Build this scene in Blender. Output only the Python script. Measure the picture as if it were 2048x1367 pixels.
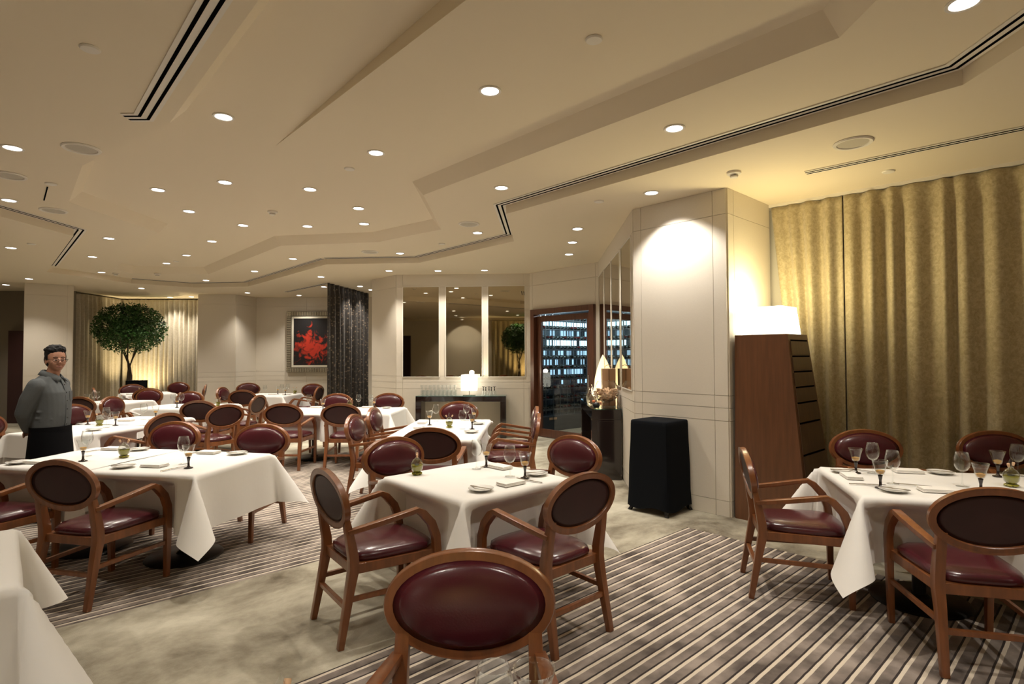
import bpy, bmesh, math, random
from mathutils import Vector, Matrix, Euler
from mathutils.geometry import tessellate_polygon
random.seed(7)
R = math.radians
S = bpy.context.scene
COL = S.collection
for o in list(bpy.data.objects): bpy.data.objects.remove(o)

# ------------------------------------------------------------------ camera
F, CX, CY, H = 1120.0, 1024.0, 683.5, 1.55
PITCH, ROLL = math.atan(28 / F), 0.004
cam = bpy.data.cameras.new('camera'); camo = bpy.data.objects.new('camera', cam); COL.objects.link(camo)
cam.sensor_width = 36; cam.sensor_fit = 'HORIZONTAL'; cam.lens = F / 2048 * 36
cam.clip_start = 0.05
camo.matrix_world = Matrix.Translation((0, 0, H)) @ Matrix.Rotation(math.pi / 2 + PITCH, 4, 'X') @ Matrix.Rotation(-ROLL, 4, 'Z')
S.camera = camo

# ------------------------------------------------------------------ world, exposure
w = bpy.data.worlds.new('world'); S.world = w; w.use_nodes = True
w.node_tree.nodes['Background'].inputs[0].default_value = (0.9, 0.8, 0.65, 1)
w.node_tree.nodes['Background'].inputs[1].default_value = 0.0
vs = S.view_settings
vs.view_transform = 'Standard'; vs.look = 'None'; vs.gamma = 1; vs.use_curve_mapping = False
vs.exposure = 0.3
S.cycles.max_bounces = 10; S.cycles.diffuse_bounces = 5; S.cycles.glossy_bounces = 4
S.cycles.transparent_max_bounces = 24; S.cycles.transmission_bounces = 8
S.cycles.caustics_reflective = False; S.cycles.caustics_refractive = False
S.cycles.sample_clamp_indirect = 3.0
DOWN_W = 88.0          # power of one ceiling downlight
DOWN_C = (1.0, 0.92, 0.81)

# pixel of the 2048x1367 photograph -> direction -> point on a horizontal plane or a vertical wall
def ray(x, y):
    u, v = (x - CX) / F, -(y - CY) / F
    c, s = math.cos(ROLL), math.sin(ROLL)
    u, v = c * u + s * v, -s * u + c * v
    c, s = math.cos(PITCH), math.sin(PITCH)
    return Vector((u, c - s * v, s + c * v))
def at(x, y, z):
    d = ray(x, y); t = (z - H) / d.z
    return Vector((d.x * t, d.y * t, z))
def on_wall(x, y, A, B):
    d = ray(x, y); A = Vector(A); B = Vector(B); e = (B - A)
    # d.xy*t = A + e*s
    det = d.x * (-e.y) + e.x * d.y
    t = (A.x * (-e.y) + e.x * A.y) / det
    s = (d.x * A.y - d.y * A.x) / det
    return s * e.to_2d().length, H + d.z * t          # distance along the wall, height

# ------------------------------------------------------------------ materials
MATS = {}
def nt(name):
    m = bpy.data.materials.new(name); m.use_nodes = True
    n = m.node_tree; b = n.nodes['Principled BSDF']; MATS[name] = m
    return m, n, b
def pr(name, col, rough=.5, metal=0, spec=.5, coat=0, coatr=.1, noise=0, nscale=8, bump=0, bscale=40, sheen=0, stretch=(1, 1, 1), emit=0, ecol=None):
    m, n, b = nt(name)
    b.inputs['Base Color'].default_value = (*col, 1); b.inputs['Roughness'].default_value = rough
    b.inputs['Metallic'].default_value = metal; b.inputs['Specular IOR Level'].default_value = spec
    b.inputs['Coat Weight'].default_value = coat; b.inputs['Coat Roughness'].default_value = coatr
    b.inputs['Sheen Weight'].default_value = sheen
    if emit:
        b.inputs['Emission Color'].default_value = (*(ecol or col), 1); b.inputs['Emission Strength'].default_value = emit
    if noise or bump:
        tc = n.nodes.new('ShaderNodeTexCoord'); mp = n.nodes.new('ShaderNodeMapping'); mp.inputs['Scale'].default_value = stretch
        n.links.new(tc.outputs['Object'], mp.inputs[0])
    if noise:
        t = n.nodes.new('ShaderNodeTexNoise'); t.inputs['Scale'].default_value = nscale; t.inputs['Detail'].default_value = 6
        n.links.new(mp.outputs[0], t.inputs['Vector'])
        r = n.nodes.new('ShaderNodeValToRGB')
        r.color_ramp.elements[0].position = .3; r.color_ramp.elements[1].position = .7
        r.color_ramp.elements[0].color = (*[c * (1 - noise) for c in col], 1)
        r.color_ramp.elements[1].color = (*[min(1, c * (1 + noise)) for c in col], 1)
        n.links.new(t.outputs['Fac'], r.inputs[0]); n.links.new(r.outputs[0], b.inputs['Base Color'])
    if bump:
        t2 = n.nodes.new('ShaderNodeTexNoise'); t2.inputs['Scale'].default_value = bscale; t2.inputs['Detail'].default_value = 4
        n.links.new(mp.outputs[0], t2.inputs['Vector'])
        bp = n.nodes.new('ShaderNodeBump'); bp.inputs['Strength'].default_value = bump; bp.inputs['Distance'].default_value = .01
        n.links.new(t2.outputs['Fac'], bp.inputs['Height']); n.links.new(bp.outputs[0], b.inputs['Normal'])
    return m
def thin_glass(name, tint=(1, 1, 1), refl=(1, 1, 1), rough=0.02, ior=1.45):
    m = bpy.data.materials.new(name); m.use_nodes = True; n = m.node_tree; n.nodes.clear(); MATS[name] = m
    out = n.nodes.new('ShaderNodeOutputMaterial'); mx = n.nodes.new('ShaderNodeMixShader')
    tr = n.nodes.new('ShaderNodeBsdfTransparent'); tr.inputs[0].default_value = (*tint, 1)
    gl = n.nodes.new('ShaderNodeBsdfGlossy'); gl.inputs['Roughness'].default_value = rough; gl.inputs[0].default_value = (*refl, 1)
    lw_ = n.nodes.new('ShaderNodeLayerWeight'); lw_.inputs['Blend'].default_value = .5
    po = n.nodes.new('ShaderNodeMath'); po.operation = 'POWER'; n.links.new(lw_.outputs['Facing'], po.inputs[0]); po.inputs[1].default_value = 3.0
    fr = n.nodes.new('ShaderNodeMath'); fr.operation = 'MULTIPLY_ADD'; n.links.new(po.outputs[0], fr.inputs[0]); fr.inputs[1].default_value = .85; fr.inputs[2].default_value = ((ior - 1) / (ior + 1)) ** 2
    n.links.new(fr.outputs[0], mx.inputs[0]); n.links.new(tr.outputs[0], mx.inputs[1]); n.links.new(gl.outputs[0], mx.inputs[2])
    n.links.new(mx.outputs[0], out.inputs[0])
    return m
def emit_mat(name, col, s):
    m = bpy.data.materials.new(name); m.use_nodes = True; n = m.node_tree; n.nodes.clear(); MATS[name] = m
    out = n.nodes.new('ShaderNodeOutputMaterial'); e = n.nodes.new('ShaderNodeEmission')
    e.inputs[0].default_value = (*col, 1); e.inputs[1].default_value = s
    n.links.new(e.outputs[0], out.inputs[0])
    return m

pr('ceiling', (.80, .71, .55), .85, bump=.03, bscale=3, spec=.3)
pr('wall', (.72, .66, .56), .8, noise=.03, nscale=60, bump=.08, bscale=300, spec=.2, stretch=(1, 1, 6))
pr('wall_back', (.62, .56, .47), .8)
pr('wood', (.205, .070, .022), .32, noise=.22, nscale=5, coat=.35, coatr=.18, stretch=(6, 6, .8))
pr('wood_cab', (.125, .050, .020), .38, noise=.2, nscale=4, coat=.25, coatr=.2, stretch=(8, 8, .6))
pr('wood_drawer', (.085, .045, .022), .4, noise=.2, nscale=4, coat=.2, coatr=.2, stretch=(8, 8, .8))
pr('wood_door', (.10, .036, .018), .4, noise=.25, nscale=4, coat=.2, stretch=(8, 8, .6))
pr('leather', (.070, .0095, .0155), .27, noise=.15, nscale=6, coat=.35, coatr=.16, bump=.06, bscale=160)
pr('leather_back', (.034, .008, .009), .45, noise=.15, nscale=6, bump=.05, bscale=160)
pr('cloth', (.86, .84, .80), .75, sheen=.2, bump=.35, bscale=6)
pr('napkin', (.86, .83, .78), .8)
pr('china', (.85, .84, .80), .18, coat=.6, coatr=.05)
pr('steel', (.62, .58, .52), .22, metal=1)
pr('black_gloss', (.016, .010, .009), .12, coat=.7, coatr=.05, spec=.5)
pr('black_cloth', (.006, .007, .009), .95, spec=.1)
pr('black_metal', (.012, .011, .010), .4, metal=.3)
pr('slot_black', (.004, .004, .004), .9, spec=0)
pr('trim_white', (.80, .76, .68), .5)
pr('grille', (.50, .46, .38), .7)
pr('mirror', (.44, .385, .28), .02, metal=1)
pr('frame_dark', (.26, .235, .18), .45, metal=.8)
pr('silver_frame', (.70, .66, .54), .3, metal=.9, noise=.15, nscale=30)
pr('liner', (.72, .68, .56), .7)
pr('cork', (.62, .40, .24), .9, noise=.2, nscale=40)
pr('paperbag', (.42, .24, .12), .7)
pr('leaf', (.030, .090, .016), .5, noise=.5, nscale=3, spec=.4)
pr('bark', (.060, .042, .028), .85, noise=.3, nscale=20)
pr('skin', (.38, .19, .12), .55, noise=.05, nscale=8)
pr('hair', (.006, .005, .005), .62, spec=.25, bump=.6, bscale=120)
pr('shirt', (.080, .088, .092), .85, noise=.06, nscale=200, bump=.25, bscale=14)
pr('apron', (.005, .005, .006), .9, spec=.08, bump=.2, bscale=10)
pr('lips', (.26, .10, .08), .6)
pr('eye_dark', (.012, .009, .008), .25)
pr('bottle_dark', (.010, .014, .010), .08, coat=.5)
pr('foil', (.20, .03, .03), .3, metal=.5)
pr('rack', (.34, .36, .37), .3, metal=.9)
pr('dark_stem', (.020, .012, .012), .12, coat=.5)
pr('amber', (.62, .33, .07), .12, coat=.5)
pr('oil', (.27, .245, .018), .1, coat=.6)
pr('herb', (.015, .014, .006), .6)
pr('toy_orange', (.65, .20, .08), .5)
pr('toy_black', (.01, .01, .01), .4)
pr('toy_white', (.7, .7, .66), .5)
pr('lamp_ivory', (.85, .74, .45), .6, emit=.9, ecol=(1.0, .80, .42))
pr('cellar_floor', (.42, .30, .18), .6)
pr('cellar_wall', (.03, .032, .035), .6)
pr('dark_wall', (.20, .17, .13), .8)
pr('dark_door', (.035, .010, .010), .5)
thin_glass('glass', (.97, .98, .98))
thin_glass('door_glass', (.90, .93, .94), ior=1.2)
thin_glass('table_glass', (.55, .80, .82), ior=1.5)
emit_mat('down_disc', (1.0, .96, .93), 9.0)
emit_mat('shade_white', (1.0, .95, .74), 3.6)
emit_mat('shade_small', (1.0, .93, .75), 3.2)
emit_mat('uplight', (1.0, .80, .45), 14.0)
emit_mat('cellar_light', (.55, .85, 1.0), 4.2)
emit_mat('cellar_light_dim', (.40, .66, .9), 1.3)

def curtain_mat(name, c1, c2, scale, rough=.6, sheen=.5):
    m, n, b = nt(name)
    tc = n.nodes.new('ShaderNodeTexCoord'); mp = n.nodes.new('ShaderNodeMapping'); mp.inputs['Scale'].default_value = (1, 1, 1)
    t = n.nodes.new('ShaderNodeTexNoise'); t.inputs['Scale'].default_value = scale; t.inputs['Detail'].default_value = 9; t.inputs['Roughness'].default_value = .7
    t.inputs['Distortion'].default_value = .8
    r = n.nodes.new('ShaderNodeValToRGB'); r.color_ramp.elements[0].position = .38; r.color_ramp.elements[1].position = .62
    r.color_ramp.elements[0].color = (*c1, 1); r.color_ramp.elements[1].color = (*c2, 1)
    n.links.new(tc.outputs['Object'], mp.inputs[0]); n.links.new(mp.outputs[0], t.inputs['Vector'])
    n.links.new(t.outputs['Fac'], r.inputs[0]); n.links.new(r.outputs[0], b.inputs['Base Color'])
    b.inputs['Roughness'].default_value = rough; b.inputs['Sheen Weight'].default_value = sheen
    bp = n.nodes.new('ShaderNodeBump'); bp.inputs['Strength'].default_value = .25; bp.inputs['Distance'].default_value = .01
    n.links.new(t.outputs['Fac'], bp.inputs['Height']); n.links.new(bp.outputs[0], b.inputs['Normal'])
    return m
curtain_mat('gold_velvet', (.34, .275, .150), (.50, .42, .26), 30)
curtain_mat('pale_drape', (.40, .35, .255), (.49, .43, .32), 18)
def sheer_mat():
    m, n, b = nt('black_sheer')
    tc = n.nodes.new('ShaderNodeTexCoord'); mp = n.nodes.new('ShaderNodeMapping'); mp.inputs['Scale'].default_value = (1, 1, 1)
    v = n.nodes.new('ShaderNodeTexVoronoi'); v.inputs['Scale'].default_value = 17; v.feature = 'F1'
    r = n.nodes.new('ShaderNodeValToRGB')
    e = r.color_ramp.elements; e[0].position = .10; e[0].color = (.20, .15, .10, 1); e[1].position = .55; e[1].color = (.010, .007, .005, 1)
    k = e.new(.30); k.color = (.035, .024, .016, 1)
    n.links.new(tc.outputs['Object'], mp.inputs[0]); n.links.new(mp.outputs[0], v.inputs['Vector'])
    n.links.new(v.outputs['Distance'], r.inputs[0]); n.links.new(r.outputs[0], b.inputs['Base Color'])
    b.inputs['Roughness'].default_value = .5; b.inputs['Sheen Weight'].default_value = .2
sheer_mat()

def carpet_mat():
    """cloudy greenish-beige broadloom with two inlaid striped fields laid at 42.5 degrees"""
    m, n, b = nt('carpet'); L = n.links.new
    def math_(op, a=None, c=None, d=None):
        x = n.nodes.new('ShaderNodeMath'); x.operation = op
        for i, q in enumerate((a, c, d)):
            if q is None: continue
            if isinstance(q, (int, float)): x.inputs[i].default_value = q
            else: L(q, x.inputs[i])
        return x.outputs[0]
    def mix(f, a, c):
        x = n.nodes.new('ShaderNodeMix'); x.data_type = 'RGBA'
        L(f, x.inputs[0])
        for q, i in ((a, 6), (c, 7)):
            if isinstance(q, tuple): x.inputs[i].default_value = (*q, 1)
            else: L(q, x.inputs[i])
        return x.outputs[2]
    tc = n.nodes.new('ShaderNodeTexCoord')
    sp = n.nodes.new('ShaderNodeSeparateXYZ'); L(tc.outputs['Object'], sp.inputs[0])
    g = R(42.5); cg, sg = math.cos(g), math.sin(g)
    a = math_('ADD', math_('MULTIPLY', sp.outputs[0], cg), math_('MULTIPLY', sp.outputs[1], sg))
    bb = math_('ADD', math_('MULTIPLY', sp.outputs[0], -sg), math_('MULTIPLY', sp.outputs[1], cg))
    cb = n.nodes.new('ShaderNodeCombineXYZ'); L(a, cb.inputs[0]); L(bb, cb.inputs[1])
    # cloudy ground, streaked along the stripe direction
    mp = n.nodes.new('ShaderNodeMapping'); mp.inputs['Scale'].default_value = (.95, 1.2, 1); L(cb.outputs[0], mp.inputs[0])
    t1 = n.nodes.new('ShaderNodeTexNoise'); t1.inputs['Scale'].default_value = 1.25; t1.inputs['Detail'].default_value = 8; t1.inputs['Roughness'].default_value = .66; t1.inputs['Distortion'].default_value = .25
    L(mp.outputs[0], t1.inputs['Vector'])
    r1 = n.nodes.new('ShaderNodeValToRGB'); e = r1.color_ramp.elements
    e[0].position = .32; e[0].color = (.120, .095, .062, 1); e[1].position = .64; e[1].color = (.56, .52, .41, 1)
    k = e.new(.49); k.color = (.36, .325, .245, 1)
    L(t1.outputs['Fac'], r1.inputs[0])
    # band colour
    t2 = n.nodes.new('ShaderNodeTexNoise'); t2.inputs['Scale'].default_value = 4.5; t2.inputs['Detail'].default_value = 5; L(cb.outputs[0], t2.inputs['Vector'])
    r2 = n.nodes.new('ShaderNodeValToRGB'); e = r2.color_ramp.elements
    e[0].position = .36; e[0].color = (.095, .076, .066, 1); e[1].position = .66; e[1].color = (.34, .285, .245, 1)
    L(t2.outputs['Fac'], r2.inputs[0])
    # stripe coordinate with slight hand-tufted wobble
    t3 = n.nodes.new('ShaderNodeTexNoise'); t3.inputs['Scale'].default_value = 14; L(cb.outputs[0], t3.inputs['Vector'])
    wob = math_('MULTIPLY', math_('SUBTRACT', t3.outputs['Fac'], .5), .006)
    ph = math_('FRACT', math_('DIVIDE', math_('ADD', math_('SUBTRACT', 2.69, bb), math_('ADD', wob, 7.65)), .0765))
    black = math_('LESS_THAN', ph, .135)
    cream = math_('LESS_THAN', ph, .37)
    col = mix(cream, r2.outputs[0], (.64, .56, .45))
    col = mix(black, col, (.035, .026, .024))
    zr = math_('MULTIPLY', math_('LESS_THAN', bb, 2.69), math_('LESS_THAN', a, 4.60))
    zl = math_('MULTIPLY', math_('MULTIPLY', math_('GREATER_THAN', bb, 4.165), math_('LESS_THAN', bb, 8.6)), math_('LESS_THAN', a, 4.6))
    zone = math_('MAXIMUM', zr, zl)
    fin = mix(zone, r1.outputs[0], col)
    L(fin, b.inputs['Base Color']); b.inputs['Roughness'].default_value = .95; b.inputs['Specular IOR Level'].default_value = .1
    b.inputs['Sheen Weight'].default_value = .15
    t4 = n.nodes.new('ShaderNodeTexNoise'); t4.inputs['Scale'].default_value = 260; L(tc.outputs['Object'], t4.inputs['Vector'])
    bp = n.nodes.new('ShaderNodeBump'); bp.inputs['Strength'].default_value = .35; bp.inputs['Distance'].default_value = .01
    L(t4.outputs['Fac'], bp.inputs['Height']); L(bp.outputs[0], b.inputs['Normal'])
carpet_mat()

def painting_mat():
    m, n, b = nt('painting'); L = n.links.new
    tc = n.nodes.new('ShaderNodeTexCoord'); mp = n.nodes.new('ShaderNodeMapping'); L(tc.outputs['Object'], mp.inputs[0])
    t = n.nodes.new('ShaderNodeTexNoise'); t.inputs['Scale'].default_value = 3.2; t.inputs['Detail'].default_value = 5; t.inputs['Distortion'].default_value = 2.6
    L(mp.outputs[0], t.inputs['Vector'])
    gr = n.nodes.new('ShaderNodeTexGradient'); gr.gradient_type = 'SPHERICAL'
    mp2 = n.nodes.new('ShaderNodeMapping'); mp2.inputs['Location'].default_value = (.12, 0, .22); mp2.inputs['Scale'].default_value = (1.25, 1, 1.35)
    L(tc.outputs['Object'], mp2.inputs[0]); L(mp2.outputs[0], gr.inputs[0])
    mu = n.nodes.new('ShaderNodeMath'); mu.operation = 'MULTIPLY_ADD'; L(gr.outputs['Fac'], mu.inputs[0]); mu.inputs[1].default_value = .40; L(t.outputs['Fac'], mu.inputs[2])
    r = n.nodes.new('ShaderNodeValToRGB'); e = r.color_ramp.elements
    e[0].position = .66; e[0].color = (.010, .009, .010, 1); e[1].position = .84; e[1].color = (.55, .040, .020, 1)
    k = e.new(.73); k.color = (.22, .020, .010, 1)
    L(mu.outputs[0], r.inputs[0]); L(r.outputs[0], b.inputs['Base Color']); b.inputs['Roughness'].default_value = .45
painting_mat()

# ------------------------------------------------------------------ mesh helpers
class MB:
    def __init__(s): s.v = []; s.f = []
    def add(s, vs, fs):
        o = len(s.v); s.v += [tuple(v) for v in vs]; s.f += [tuple(i + o for i in f) for f in fs]; return s
    def box(s, c, d, rot=None, taper=1.0):
        x, y, z = d[0] / 2, d[1] / 2, d[2] / 2
        p = [Vector((a * x * (taper if q > 0 else 1), b_ * y * (taper if q > 0 else 1), q * z)) for q in (-1, 1) for b_ in (-1, 1) for a in (-1, 1)]
        if rot: p = [rot @ v for v in p]
        c = Vector(c)
        return s.add([v + c for v in p], [(0, 2, 3, 1), (4, 5, 7, 6), (0, 1, 5, 4), (2, 6, 7, 3), (0, 4, 6, 2), (1, 3, 7, 5)])
    def loft(s, rings, close=True, caps=True):
        n = len(rings[0]); vs = [v for r in rings for v in r]; fs = []
        for i in range(len(rings) - 1):
            for j in range(n if close else n - 1):
                a = i * n + j; b = i * n + (j + 1) % n
                fs.append((a, b, b + n, a + n))
        if caps and close:
            fs.append(tuple(range(n))[::-1]); fs.append(tuple((len(rings) - 1) * n + j for j in range(n)))
        return s.add(vs, fs)
    def lathe(s, prof, n=20, c=(0, 0, 0), caps=True):
        rings = [[(c[0] + r * math.cos(2 * math.pi * j / n), c[1] + r * math.sin(2 * math.pi * j / n), c[2] + z) for j in range(n)] for r, z in prof]
        return s.loft(rings, caps=caps)
    def tube(s, pts, rad, n=8, caps=True):
        pts = [Vector(p) for p in pts]; rings = []
        up = Vector((0, 0, 1)); prev = None
        for i, p in enumerate(pts):
            t = (pts[min(i + 1, len(pts) - 1)] - pts[max(i - 1, 0)]).normalized()
            if prev is None:
                a = t.cross(up if abs(t.z) < .9 else Vector((1, 0, 0))).normalized()
            else: a = (prev - t * prev.dot(t)).normalized()
            prev = a; b = t.cross(a)
            r = rad[i] if isinstance(rad, (list, tuple)) else rad
            rings.append([p + a * r * math.cos(2 * math.pi * j / n) + b * r * math.sin(2 * math.pi * j / n) for j in range(n)])
        return s.loft(rings, caps=caps)
    def bar(s, pts, secs, xax=(1, 0, 0)):
        """rectangular section swept along pts; sec = (width along xax, thickness)"""
        pts = [Vector(p) for p in pts]; xa = Vector(xax).normalized(); rings = []
        for i, p in enumerate(pts):
            t = (pts[min(i + 1, len(pts) - 1)] - pts[max(i - 1, 0)]).normalized()
            q = t.cross(xa).normalized(); wx, th = secs[i] if isinstance(secs, list) else secs
            rings.append([p + xa * wx / 2 + q * th / 2, p - xa * wx / 2 + q * th / 2, p - xa * wx / 2 - q * th / 2, p + xa * wx / 2 - q * th / 2])
        return s.loft(rings)
    def ball(s, c, r, n=12, m=8, rot=None):
        c = Vector(c); r = Vector(r) if not isinstance(r, (int, float)) else Vector((r, r, r)); rings = []
        for i in range(1, m):
            th = math.pi * i / m - math.pi / 2
            ring = [Vector((r.x * math.cos(th) * math.cos(2 * math.pi * j / n), r.y * math.cos(th) * math.sin(2 * math.pi * j / n), r.z * math.sin(th))) for j in range(n)]
            rings.append([(rot @ v if rot else v) + c for v in ring])
        return s.loft(rings)
    def mesh(s, name, mat=None, smooth=False, bevel=0, angle=40):
        me = bpy.data.meshes.new(name); me.from_pydata(s.v, [], s.f); me.validate()
        bm = bmesh.new(); bm.from_mesh(me)
        bmesh.ops.recalc_face_normals(bm, faces=bm.faces)
        if bevel:
            ed = [e for e in bm.edges if len(e.link_faces) == 2 and e.calc_face_angle(0) > R(35)]
            bmesh.ops.bevel(bm, geom=ed, offset=bevel, segments=2, profile=.6, affect='EDGES', clamp_overlap=True)
        bm.to_mesh(me); bm.free()
        if mat: me.materials.append(MATS[mat])
        if smooth:
            me.shade_smooth()
            if angle < 180: me.set_sharp_from_angle(angle=R(angle))
        return me
    def build(s, name, mat, parent=None, smooth=False, bevel=0, angle=40, loc=None, rz=0):
        return ob(name, s.mesh(name, mat, smooth, bevel, angle), parent, loc, rz)
def ob(name, me, parent=None, loc=None, rz=0):
    o = bpy.data.objects.new(name, me); COL.objects.link(o)
    if parent: o.parent = parent
    if loc is not None: o.location = loc
    if rz: o.rotation_euler = (0, 0, rz)
    return o
def tag(o, label, cat=None, group=None, kind=None):
    if label: o['label'] = label
    if cat: o['category'] = cat
    if group: o['group'] = group
    if kind: o['kind'] = kind
    return o
def thing(name, label, cat, loc=(0, 0, 0), rz=0, group=None):
    o = ob(name, None, None, Vector(loc), rz); o.empty_display_size = .1
    return tag(o, label, cat, group)
def dup(root, label, loc, rz, group=None):
    r = root.copy(); COL.objects.link(r); r.location = loc; r.rotation_euler = (0, 0, rz); r['label'] = label
    if group: r['group'] = group
    for ch in list(root.children):
        c = ch.copy(); COL.objects.link(c); c.parent = r
        for g in list(ch.children):
            d = g.copy(); COL.objects.link(d); d.parent = c
    return r

# ------------------------------------------------------------------ structure: floor, ceiling
ZL, ZM, ZH = 3.17, 3.27, 3.40
G = R(42.5)
fl = MB().add([(-14, -4, 0), (8, -4, 0), (8, 17, 0), (-14, 17, 0)], [(0, 1, 2, 3)]).build('floor', 'carpet'); tag(fl, None, kind='structure')

def px(lst, z): return [at(x, y, z) for x, y in lst]
E1 = px([(1925, 137), (1012, 410), (1028, 468), (838, 514), (653, 517), (496, 564), (386, 566), (263, 557), (94, 533), (147, 457), (0, 415)], ZM)
E1 = [Vector((E1[0].x - .33, -3.1, ZM))] + E1 + [Vector((E1[-1].x - .4, -3.1, ZM))]
E2 = px([(1678.5, 75.5), (846.7, 389.7), (882.6, 458.5), (754.5, 484), (562, 491), (417, 548), (263, 546), (228, 538), (316, 465), (138, 404), (164.6, 331)], ZM)
u1 = Vector((math.sin(G), -math.cos(G), 0)); u2 = Vector((math.cos(G), math.sin(G), 0))
c0m = at(287.5, 233.5, ZM)                      # bend of the slot diffuser; the tray edge runs on beside it
e0 = c0m + u2 * .16
E2 = [Vector((E2[0].x - .04, 1.2, ZM))] + E2 + [e0, e0 + u1 * 5.2]
def inset(path, d, z):                          # closed polygon, interior on the left
    out = []; n = len(path)
    for i in range(n):
        d0 = (path[i] - path[i - 1]).to_2d().normalized(); d1 = (path[(i + 1) % n] - path[i]).to_2d().normalized()
        a = Vector((-d0.y, d0.x)); b = Vector((-d1.y, d1.x)); q = a + b; q = q / max(.3, q.dot(a))
        out.append(Vector((path[i].x + q.x * d, path[i].y + q.y * d, z)))
    return out
E2t = inset(E2, .11, ZH)
def inside(p, poly):
    r = False; n = len(poly)
    for i in range(n):
        a, b = poly[i], poly[i - 1]
        if (a.y > p[1]) != (b.y > p[1]) and p[0] < (b.x - a.x) * (p[1] - a.y) / (b.y - a.y) + a.x: r = not r
    return r
# shallow wedge tray
c0 = at(287.5, 233.5, ZH)
W1 = at(552, 291, ZH); W0 = W1 - u2 * .72; W2 = W1 + u1 * 3.0; W3 = W0 + u1 * 3.0
def poly_holes(outer, holes):
    loops = [outer] + holes
    tris = tessellate_polygon([[Vector((v.x, v.y, 0)) for v in l] for l in loops])
    flat = [v for l in loops for v in l]
    return flat, tris
ceil = MB()
outer = [Vector((-14, -4, ZL)), Vector((8, -4, ZL)), Vector((8, 17, ZL)), Vector((-14, 17, ZL))]
v_, f_ = poly_holes(outer, [[Vector((p.x, p.y, ZL)) for p in E1]]); ceil.add(v_, f_)
v_, f_ = poly_holes(E1, [E2]); ceil.add(v_, f_)
v_, f_ = poly_holes(E2t, [[W0, W1, W2, W3]]); ceil.add(v_, f_)
for i in range(len(E1)):
    a, b = E1[i], E1[(i + 1) % len(E1)]
    ceil.add([(a.x, a.y, ZL), (b.x, b.y, ZL), b, a], [(0, 1, 2, 3)])
for i in range(len(E2)):
    k = (i + 1) % len(E2); ceil.add([E2[i], E2[k], E2t[k], E2t[i]], [(0, 1, 2, 3)])
up = Vector((0, 0, .13))
ceil.add([W0, W1, W2 + up, W3 + up, W2, W3], [(0, 1, 2, 3), (1, 4, 2), (0, 3, 5), (5, 3, 2, 4)])
co = ceil.build('ceiling', 'ceiling'); tag(co, None, kind='structure')

# ------------------------------------------------------------------ structure: walls with their panels
def frame2(A, B):
    A = Vector((A[0], A[1], 0)); B = Vector((B[0], B[1], 0)); e = (B - A); L = e.length; e.normalize()
    return A, e, L, Vector((e.y, -e.x, 0))               # normal: to the right of A->B = into the room
ZROWS = [0, .15, .915, 1.04, 1.16, 2.92, ZL]
def wall(name, A, B, mat='wall', zrows=ZROWS, cols=None, hole=None, thick=.10, panels=True, z1=ZL):
    """A->B with the room on the right hand; hole = (s0, s1, ztop)"""
    A, e, L, nr = frame2(A, B)
    rot = Matrix((e, -nr, Vector((0, 0, 1)))).transposed()
    m = MB()
    def slab(s0, s1, z0, z1_, off, th, mb):
        c = A + e * ((s0 + s1) / 2) + nr * (off - th / 2) + Vector((0, 0, (z0 + z1_) / 2))
        mb.box(c, (s1 - s0, th, z1_ - z0), rot)
    if hole:
        slab(0, hole[0], 0, z1, 0, thick, m); slab(hole[1], L, 0, z1, 0, thick, m); slab(hole[0], hole[1], hole[2], z1, 0, thick, m)
    else: slab(0, L, 0, z1, 0, thick, m)
    wo = m.build(name, 'wall_back' if panels else mat); tag(wo, None, kind='structure')
    if panels:
        cols = cols or [0, L]
        g = .0022
        for i in range(len(cols) - 1):
            for j in range(len(zrows) - 1):
                s0, s1, z0, z1_ = cols[i], cols[i + 1], zrows[j], zrows[j + 1]
                pieces = [(s0, s1, z0, z1_)]
                if hole and s1 > hole[0] + .01 and s0 < hole[1] - .01:
                    if z0 < hole[2] < z1_: pieces = [(s0, s1, hole[2], z1_)]
                    elif z1_ <= hole[2]: pieces = []
                for (a, b, c, d) in pieces:
                    p = MB(); slab(a + g, b - g, c + g, d - g, .012, .014, p)
                    p.build('wall_panel', mat, wo)
    return wo
zc = ZL
pA3 = at(1536.3, 410.9, zc); pA2 = at(1452.2, 375.3, zc); pA1 = at(1267.1, 418.8, zc); pM1 = at(1197.6, 523.6, zc)
pD1 = at(1060, 546.5, zc); pC1 = at(793, 549.5, zc); pC2 = at(745, 559, zc)
# room lies on the right of A->B when walking clockwise seen from above ... pA3->pA2->pA1 runs with the room on the left, so reverse
def LEN(a, b): return (Vector((a.x, a.y)) - Vector((b.x, b.y))).length
lB = LEN(pA2, pA3); lA = LEN(pA1, pA2); lM = LEN(pM1, pA1); lD = LEN(pD1, pM1); lC = LEN(pC1, pD1)
wall('wall_column_side', pA2, pA3, cols=[0, .12, lB])
wall('wall_column', pA1, pA2, cols=[0, .10, lA - .14, lA])
wall('wall_mirrored', pM1, pA1, cols=[0, .12, lM - .12, lM])
dl, dtop = on_wall(1066, 620, pD1, pM1); dr, dtop2 = on_wall(1192, 608, pD1, pM1); dtop = (dtop + dtop2) / 2
wall('wall_cellar', pD1, pM1, cols=[0, dl, dr, lD], hole=(dl, dr, dtop))
wall('wall_console', pC1, pD1, cols=[0, .13, lC - .13, lC])
lC2 = LEN(pC2, pC1)
wall('wall_console_return', pC2, pC1, cols=[0, lC2])
pC3 = pC2 + Vector((.10, 2.6, 0)); wall('wall_passage', pC3, pC2, cols=[0, 1.3, 2.6])
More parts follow.
